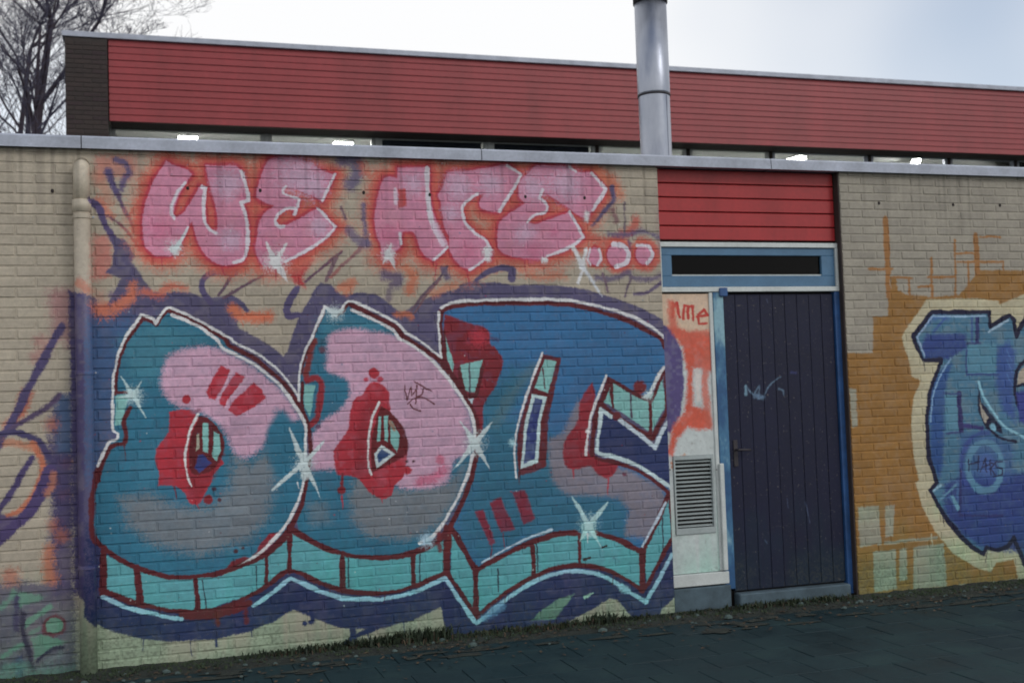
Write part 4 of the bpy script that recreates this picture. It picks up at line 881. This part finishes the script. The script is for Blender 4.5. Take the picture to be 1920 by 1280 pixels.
sm = MB(); h2 = sh*.21; sm.quadbox([(vx0, BY-.002, -h2), (vx1, BY-.002, -h2), (vx1, BY+.002, -h2), (vx0, BY+.002, -h2), (vx0, BY+.022, h2), (vx1, BY+.022, h2), (vx1, BY+.026, h2), (vx0, BY+.026, h2)])
slat_me = sm.mesh('slat', MAT['vent'])
for i in range(ns): put('slat', slat_me, louvre, (0, 0, vz0+(i+.5)*sh))
box('conduit', MAT['white'], annex, bxp(1349, 950), bxp(1357, 950), BY-.034, BY-.013, bz(1352, 1068), bz(1352, 868), .004)
box('frame_edge', MAT['white'], annex, bxp(1338, 800)+.003, bxp(1346, 800)-.002, BY-.008, BY+.05, pz0+.006, zt0-.004)
box('panel_sill', MAT['white'], annex, px0, bxp(1366, 1080)-.004, BY-.022, BY+.03, bz(1300, 1098), pz0, .004)
box('plinth', MAT['concrete'], annex, px0, bxp(1368, 1120), .028, .1, -.02, bz(1300, 1100)-.002, .006)
box('door_step', MAT['concrete'], annex, dx0+.004, dx1-.002, .004, .1, -.02, dz0-.008, .008)
for i, (xx, zz_) in enumerate([(1256, 880), (1257, 985), (1342, 880)]):
    X, Z = at(xx, zz_, BY); put('screw', plug_me, annex, (X, BY-.002 if i < 2 else BY-.012, Z)).scale = (.4, .5, .4)

# ------------------------------------------------------------------ drainpipe
pX = (at(153, 400)[0]+at(165, 1100)[0])/2*.99; pY = -.075; pr = .049
pz_top = at(153, 322, -.08)[1]; pzc = at(153, 384, -.08)[1]
pipe = thing('drainpipe', 'upright round drainpipe clamped to the wall, sprayed purple over its middle length', 'drainpipe', loc=(pX, pY, 0))
t = MB(); t.tube([(0, 0, -.02), (0, 0, .9), (0, 0, 1.8), (0, 0, pzc)], [pr]*4, 24); t.build('pipe_length', MAT['pipe'], pipe, smooth=False)
for p in pipe.children[0].data.polygons: p.use_smooth = len(p.vertices) == 4
t = MB(); t.tube([(0, 0, pzc), (0, 0, pz_top), (0, .03, pz_top+.035), (0, .085, pz_top+.06)], [pr*.98, pr*.98, pr*.97, pr*.9], 24); t.build('upper_length', MAT['pipe'], pipe, smooth=True)
t = MB(); t.tube([(0, 0, pzc-.045), (0, 0, pzc-.043), (0, 0, pzc+.028), (0, 0, pzc+.03)], [pr, pr+.006, pr+.006, pr], 24); t.build('socket', MAT['pipe'], pipe, smooth=True)
for zc in (pzc-.075, at(155, 700)[1], at(160, 1060)[1]):
    t = MB(); t.tube([(0, 0, zc-.011), (0, 0, zc-.009), (0, 0, zc+.009), (0, 0, zc+.011)], [pr, pr+.004, pr+.004, pr], 24)
    t.box(-.008, .008, pr-.002, -pY+.0, zc-.01, zc+.01); t.box(pr, pr+.03, -.006, .006, zc-.010, zc+.010)
    t.build('clamp', MAT['pipe'], pipe)
    sc = MB(); sc.tube([(pr+.016, -.014, zc), (pr+.016, .014, zc)], [.0055, .0055], 6); sc.build('bolt', MAT['zinc'], pipe)

# ------------------------------------------------------------------ flue
fY = .42; fr_ = .118
fx, fz = at(1231, 300, fY)
flue = thing('flue_pipe', 'tall round galvanised flue rising behind the roof edge above the door', 'flue', loc=(fx, fY, HT+.02))
zjn = at(1226, 181, fY)[1]-HT-.02; zc2 = at(1220, 8, fY)[1]-HT-.02
def cyl(name, segs, mat, n=32):
    t = MB(); t.tube([(0, 0, z) for z, r in segs], [r for z, r in segs], n); o = t.build(name, mat, flue)
    for p in o.data.polygons: p.use_smooth = len(p.vertices) == 4
    return o
cyl('lower_section', [(0, fr_), (.02, fr_), (zjn-.01, fr_), (zjn, fr_)], MAT['zinc'])
cyl('upper_section', [(zjn+.002, fr_+.003), (zjn+.02, fr_+.004), (zc2-.004, fr_+.003)], MAT['zinc'])
cyl('joint_ring', [(zjn-.006, fr_), (zjn-.004, fr_+.006), (zjn+.006, fr_+.007), (zjn+.008, fr_)], MAT['soot'])
cyl('collar', [(zc2-.002, fr_+.002), (zc2, fr_+.012), (zc2+.12, fr_+.014), (zc2+.122, fr_)], MAT['soot'])
cyl('top_section', [(zc2+.12, fr_+.002), (zc2+1.1, fr_+.002)], MAT['zinc']); cyl('rain_cap', [(zc2+1.12, fr_*.9), (zc2+1.14, fr_+.05), (zc2+1.26, .02)], MAT['soot'])
cyl('base_flange', [(0, fr_+.05), (.012, fr_+.05), (.02, fr_+.004)], MAT['soot'])
a = math.radians(-62); t = MB(); t.box(-.004, .004, -.003, .003, .02, zjn-.012); s_ = t.build('seam', MAT['zinc'], flue); s_.location = (fr_*math.cos(a), fr_*math.sin(a), 0); s_.rotation_euler = (0, 0, a+math.pi/2)

# ------------------------------------------------------------------ hall behind
HY = 8.6
def hx_(x, y, Y=HY): return at(x, y, Y)[0]
hx0 = hx_(122, 160); hx1 = hx_(204, 160); hxr = 21.0
hz1 = (at(205, 78, HY)[1]+at(1900, 168, HY)[1])/2; hz0 = (at(207, 231, HY)[1]+at(1900, 287, HY)[1])/2
hall = thing('hall_building', 'taller hall behind the annex with a red clad band under its flat roof', 'building', loc=(hx0, HY, 0))
def hb(name, mat, x0, x1, y0, y1, z0, z1, bevel=0.004, parent=None):
    o = box(name, mat, parent or hall, x0, x1, y0, y1, z0, z1, bevel)
    if parent is None: o.location = (-hx0, -HY, 0)
    return o
def at_hall(o): o.location = (-hx0, -HY, 0); return o
WY_ = HY+.47; NBD = 12; bh = (hz1-hz0)/NBD
hb('band_backing', MAT['soffit'], hx1+.01, hxr-.01, HY+.05, WY_+.09, hz0+.004, hz1-.002, 0)
for i in range(NBD):
    t = MB(); z0 = hz0+i*bh; dy = random.uniform(-.002, .002)
    # lapped board: its lower edge stands out over the one below
    xa, xb = hx1, hxr
    t.quadbox([(xa, HY+dy, z0+.001), (xb, HY+dy, z0+.001), (xb, HY+.045, z0+.001), (xa, HY+.045, z0+.001), (xa, HY+.009+dy, z0+bh-.0015), (xb, HY+.009+dy, z0+bh-.0015), (xb, HY+.045, z0+bh-.0015), (xa, HY+.045, z0+bh-.0015)])
    at_hall(t.build('cladding_board', MAT['red'], hall, .003))
hb('roof_edge', MAT['trim'], hx0-.03, hxr+.04, HY-.04, HY+.3, hz1+.002, hz1+.075)
hb('roof', MAT['roof'], hx0, hxr, HY+.3, 20.6, hz1-.1, hz1+.05)
# the brown brick pier that ends the band
pier = hb('end_pier', MAT['mortar'], hx0+.004, hx1-.012, HY-.018, HY+.9, 0, hz1-.002, 0)
pbm = brick_mesh(99, .2105, .0525, .03).mesh('brick', MAT['pier'])
rz = 0
while 3.6+rz*.0625 < hz1-.05:
    zc = 3.6+rz*.0625+.03; off = .111 if rz % 2 else 0
    xa = hx0+.002
    while xa < hx1-.03:
        xb = min(xa+(.222 if not (off and xa == hx0+.002) else .111), hx1-.012)
        if xb-xa > .04:
            o = put('brick', pbm, pier, ((xa+xb)/2, HY-.024, zc)); o.scale = ((xb-xa-.012)/.2105, 1, 1)
        xa = xb
    rz += 1
# recessed clerestory windows
WY = HY+.47
zs0, zs1 = 4.2, hz0+.035; FT = .04
posts = [206, 500, 707, 918, 1120, 1291, 1446, 1631, 1780, 1905, 2040]
px_ = [hx_(p, 262+.032*p*1.0, WY) for p in posts]
hb('sill_wall', MAT['pier'], hx1+.02, hxr, WY-.03, WY+.2, 0, zs0, 0)
for i, (a, b) in enumerate(zip(px_, px_[1:])):
    fw2 = .05
    f = MB()
    for q in ((a+.03, b-.03, zs1-FT, zs1), (a+.03, b-.03, zs0, zs0+.07), (a+.03, a+.03+fw2, zs0+.07, zs1-FT), (b-.03-fw2, b-.03, zs0+.07, zs1-FT)): f.box(q[0], q[1], WY, WY+.07, q[2], q[3])
    dark = i in (3, 4)
    if i in (2, 3): f.box(a+.03+fw2, b-.03-fw2, WY+.01, WY+.06, hz0-.165, hz0-.125)
    w = at_hall(f.build('window', MAT['white'] if i < 6 else MAT['trim'], hall, .004))
    g = MB(); g.box(a+.03+fw2-.005, b-.03-fw2+.005, WY+.035, WY+.041, zs0+.065, zs1-FT+.005); g.build('pane', MAT['glass'], w)
    if i in (2, 3): bl = MB(); bl.box(a+.1, b-.1, WY+.1, WY+.11, zs0, zs1-.005); bl.build('blind', MAT['blind'], w)
    hb('mullion', MAT['soffit'] if i > 3 else MAT['white'], a-.026, a+.026, WY-.02, WY+.085, zs0, zs1, .004)
# the lit room inside, floor and back wall set close to brighten its ceiling
CZ = hz0+.22
hb('ceiling', MAT['ceil'], hx1+.03, hxr, WY+.21, 15.3, CZ+.03, CZ+.05, 0)
hb('back_wall', MAT['room'], hx0+.2, hxr, 15.31, 15.5, 0, CZ+.03, 0)
hb('side_wall', MAT['pier'], hx0+.02, hx0+.19, WY+.25, 15.3, 0, hz1-.12, 0); hb('side_wall', MAT['pier'], hxr+.01, hxr+.2, WY, 20.5, 0, hz1-.12, 0)
hb('floor', MAT['room'], hx0+.2, hxr, WY+.21, 15.3, 2.8, 2.9, 0)
def lamp(x, y, L, W_, label, rot=0):
    X, Y = at_z(x, y, CZ-.15)
    o = thing('ceiling_light', label, 'ceiling light', 'lit ceiling lights inside the hall', (X, Y, CZ-.15)); o.rotation_euler = (0, 0, rot)
    t = MB(); t.box(-L/2, L/2, -W_/2, W_/2, -.05, -.005); t.build('diffuser', MAT['lamp'], o, .008)
    t = MB(); t.box(-L/2-.02, L/2+.02, -W_/2-.02, W_/2+.02, -.004, .018); t.build('housing', MAT['white'], o, .004)
    t = MB(); t.tube([(0, 0, .018), (0, 0, .178)], [.01, .01], 6); t.build('hanger', MAT['white'], o)
    return o
for q in ((352, 262, .25, .46, 'bright ceiling light in the leftmost hall window', 0), (641, 272, .27, .42, 'bright ceiling light in the second hall window from the left', 0),
          (1490, 297, .16, .40, 'small ceiling light seen just right of the flue, above the door bay', .2), (1714, 308, .12, 1.0, 'slanting ceiling light above the orange painted wall', -.55), (1881, 318, .12, .4, 'tiny ceiling light at the far right end of the hall windows', .1)):
    lamp(*q)
for ix in range(5):          # unseen second row, added deeper in the room to brighten its ceiling
    o = bpy.data.objects['ceiling_light']; c = o.copy(); COL.objects.link(c); c.location = (1.5+ix*2.6, 12.6, CZ-.15); c['label'] = ('first', 'second', 'third', 'fourth', 'last')[ix]+' added light from the left in the unseen row deep inside the hall'
    for ch in o.children: d = ch.copy(); COL.objects.link(d); d.parent = c

# ------------------------------------------------------------------ bare trees behind the roofs
def grow(seed, base, H, r0, lean, levels, spread, up=.25, kids=(3, 5), twig=.006, first=.18):
    R = random.Random(seed); T, W = MB(), MB()
    def limb(p, d, L, r, lv):
        n = 5 if lv < 2 else (4 if lv < 4 else 3)
        pts, rad = [p.copy()], [r]; q = p.copy(); e = d.copy(); bits = []
        for i in range(n):
            sg = .035 if lv == 0 else .16
            e = (e+Vector((R.gauss(0, sg), R.gauss(0, sg), R.gauss(0, sg*.6)+up*.12))).normalized()
            q = q+e*(L/n); t = (i+1)/n
            pts.append(q.copy()); rad.append(max(r*(1-.62*t), twig*.55)); bits.append((q.copy(), e.copy(), rad[-1], t))
        (T if lv < 2 else W).tube(pts, rad, 7 if lv == 0 else (5 if lv < 2 else 3), lv < 2)
        if lv >= levels: return
        m = R.randint(*kids)+(4 if lv == 0 else 0)
        for c in range(m):
            t = R.uniform(first if lv == 0 else .25, 1.0); k_ = min(int(t*n), n-1); b = bits[k_]
            az = R.uniform(0, 2*math.pi); side = Vector((math.cos(az), math.sin(az), R.uniform(-.1, .7)))
            nd = (b[1]*.62+side*spread).normalized()
            limb(b[0], nd, L*(R.uniform(.24, .40) if lv == 0 else R.uniform(.42, .66)), max(b[2]*R.uniform(.5, .75), twig), lv+1)
    limb(Vector((0, 0, 0)), Vector((lean[0], lean[1], 1)).normalized(), H, r0, 0)
    return T, W
def tree(seed, px, py, Y, H, r0, lean, label, levels=5, spread=.62, cat='tree', name='bare_tree', group='bare trees behind the building', **kw):
    x, _ = at(px, py, Y)
    o = thing(name, label, cat, group, (x, Y, 0)); T, W = grow(seed, None, H, r0, lean, levels, spread, **kw)
    T.build('trunk' if cat == 'tree' else 'stem', MAT['bark'], o); W.build('crown' if cat == 'tree' else 'twigs', MAT['twig'], o); return o
tree(3, 29, 200, 27, 13, .24, (-.01, 0), 'bare tree with the thickest straight trunk, at the left edge of the photo', kids=(4, 5))
tree(11, 40, 245, 25, 12, .10, (.10, 0), 'slender bare tree leaning right beside the thickest trunk', kids=(4, 5), first=.3)
tree(23, 101, 240, 24, 9, .075, (.03, 0), 'thin bare tree standing against the brown end pier of the hall', kids=(4, 5), first=.3)
tree(31, -40, 200, 30, 13, .16, (.06, 0), 'bare tree cut off by the left border of the photo', kids=(4, 6))
tree(53, 70, 100, 34, 13, .15, (.02, 0), 'tall bare tree partly hidden by the left end of the hall', kids=(4, 5), spread=.5)
for i, (px, Y, H, sd_, lab) in enumerate(((8, 21, 8.3, 15, 'bushy leafless shrub at the far left above the roof edge'), (55, 22, 8.0, 6, 'leafless shrub between the trunks above the roof edge'), (92, 21.5, 7.4, 8, 'low leafless shrub next to the brown end pier'))):
    tree(sd_+60, px, 250, Y, H, .05, (.03*(i-1), 0), lab, 4, .5, 'shrub', 'bare_shrub', 'leafless shrubs behind the roof edge', kids=(4, 5), first=.15, twig=.005)

# ------------------------------------------------------------------ soil strip, moss, weeds and litter at the foot of the wall
sm_ = MB(); nx = 220; ys = [-.34, -.26, -.17, -.08, .004]
R = random.Random(4)
for i in range(nx+1):
    x = -3.4+i*13/nx
    for j, y in enumerate(ys): sm_.v.append((x, y+R.uniform(-.018, .018)*(0 < j < 4), [-.02, -.001, .006, .012, .016][j]+R.uniform(-.006, .008)*(j > 0)))
for i in range(nx):
    for j in range(4): a = i*5+j; sm_.f.append((a, a+5, a+6, a+1))
tag(sm_.build('soil_strip', MAT['soil'], smooth=True), kind='structure')
def blades(n, wx, wy, h, mat, name, R, curl=.5, wide=.009, parent=None, loc=None):
    b = MB()
    for _ in range(n):
        x, y = R.gauss(0, wx), R.gauss(0, wy); a = R.uniform(0, 6.283); hh = h*R.uniform(.45, 1.15); w = wide*R.uniform(.6, 1.4); l = curl*R.uniform(.2, 1)
        dx, dy = math.cos(a), math.sin(a); px, py = -dy*w/2, dx*w/2
        p0 = (x, y, -.005); p1 = (x+dx*hh*l*.35, y+dy*hh*l*.35, hh*.6); p2 = (x+dx*hh*l, y+dy*hh*l, hh*(1-.25*l))
        k_ = len(b.v); b.v += [(p0[0]-px, p0[1]-py, p0[2]), (p0[0]+px, p0[1]+py, p0[2]), (p1[0]+px, p1[1]+py, p1[2]), (p1[0]-px, p1[1]-py, p1[2]), p2]
        b.f += [(k_, k_+1, k_+2, k_+3), (k_+3, k_+2, k_+4)]
    return tag(b.build(name, mat, parent, loc=loc), kind='stuff')
WEEDS = [(520, .10, .05, 90, 'low weeds at the wall foot below the left end of the first big letter'), (585, .08, .06, 80, 'dark weeds at the wall foot below the gap of the first two big letters'), (648, .09, .07, 90, 'weeds at the wall foot in front of the crossed navy strokes'),
         (700, .10, .08, 110, 'bushy weeds at the wall foot under the middle letter, left part'), (745, .08, .10, 110, 'upright weeds at the wall foot under the middle letter, central part'), (785, .07, .11, 100, 'tall pointed weeds at the wall foot under the middle letter, right part'), (822, .06, .12, 80, 'tallest weeds before the pale triangle at the wall foot'),
         (905, .07, .05, 60, 'sparse weeds below the sharp navy point of the third letter'), (985, .10, .06, 100, 'weeds at the wall foot left of the pale slanted gap'), (1065, .09, .06, 90, 'weeds at the wall foot below the white spark of the third letter'), (1125, .07, .10, 100, 'clump of weeds before the small pale arch at the wall foot'), (1180, .08, .05, 80, 'flat weeds below the right tip of the third letter'),
         (1300, .12, .04, 90, 'thin grass along the plinth under the louvre panel'), (1400, .10, .06, 110, 'grass tuft before the left half of the door step'), (1470, .10, .06, 110, 'grass tuft before the middle of the door step'), (1540, .09, .06, 100, 'grass tuft before the right end of the door step')]
for i, (px, wx, h, n, lab) in enumerate(WEEDS):
    yb = 1271-(px-183)*.1075; X, Y = at_z(px, yb, 0)
    o = thing('weed_clump', lab, 'weeds', 'weeds along the foot of the wall', (X, -.075, .01)); R = random.Random(100+i)
    blades(int(n*1.1), wx, .03, h*.8, MAT['weed'], 'blades', R, .7, .011, o)
    blades(int(n*.5), wx*1.1, .035, h*.5, MAT['litter'], 'dead_blades', R, 1.2, .008, o)
R = random.Random(9); mo = MB(); li = MB()
for _ in range(5200):
    x = R.uniform(-1.2, 7.2); y = -.02-abs(R.gauss(0, .10))
    d = .5+.5*math.sin(x*5.3+1)*math.sin(x*2.1)
    if R.random() > .25+.75*d: continue
    s = R.uniform(.004, .013); k_ = len(mo.v); a = R.uniform(0, 6.28)
    mo.v += [(x+s*math.cos(a+q), y+s*math.sin(a+q), .010) for q in (0, 2.1, 4.2)]+[(x+R.uniform(-s, s)*.5, y+R.uniform(-s, s)*.5, .012+s*R.uniform(.6, 1.7))]
    mo.f += [(k_, k_+1, k_+3), (k_+1, k_+2, k_+3), (k_+2, k_, k_+3)]
tag(mo.build('moss', MAT['moss']), kind='stuff')
for _ in range(1500):
    x = R.uniform(-1.2, 7.4); y = -.05-abs(R.gauss(0, .34)); s = R.uniform(.006, .022); a = R.uniform(0, 6.28); k_ = len(li.v); z = .006
    c_, n_ = math.cos(a), math.sin(a); t = R.uniform(-.5, .5)
    li.v += [(x-c_*s, y-n_*s, z), (x+n_*s*.5, y-c_*s*.5, z+s*.3*abs(t)), (x+c_*s, y+n_*s, z+s*.25), (x-n_*s*.5, y+c_*s*.5, z+s*.35)]
    li.f += [(k_, k_+1, k_+2, k_+3)]
tag(li.build('leaf_litter', MAT['litter']), kind='stuff')
R = random.Random(12); dm = MB(); rb = MB()
for _ in range(70):                        # thin fans of soil washed out over the slabs
    x = R.uniform(-1.0, 7.0); y = -.36-abs(R.gauss(0, .14)); w = R.uniform(.04, .20); d = R.uniform(.015, .05); k_ = len(dm.v); n = 12
    for q in range(n):
        a = q*2*math.pi/n; f = R.uniform(.6, 1.15); dm.v.append((x+w*f*math.cos(a), y+d*f*math.sin(a), .0045))
    dm.v.append((x, y, .010+R.uniform(0, .006))); dm.f += [(k_+q, k_+(q+1) % n, k_+n) for q in range(n)]
tag(dm.build('washed_soil', MAT['soil'], smooth=True), kind='stuff')
for _ in range(120):
    big = R.random() < .2; x = R.uniform(-1.0, 6.8); y = -.10-abs(R.gauss(0, .16)); s = R.uniform(.014, .024) if big else R.uniform(.005, .013); k_ = len(rb.v)
    for z, f in ((0, 1), (s*.6, .85), (s*.95, .4)):
        for q in range(6): a = q*1.047+f; g = R.uniform(.75, 1.15)*f*s; rb.v.append((x+g*1.3*math.cos(a), y+g*math.sin(a), .004+z))
    for l in (0, 6): rb.f += [(k_+l+q, k_+l+(q+1) % 6, k_+l+6+(q+1) % 6, k_+l+6+q) for q in range(6)]
    rb.f.append(tuple(k_+12+q for q in range(6)))
tag(rb.build('rubble', MAT['stone']), kind='stuff')
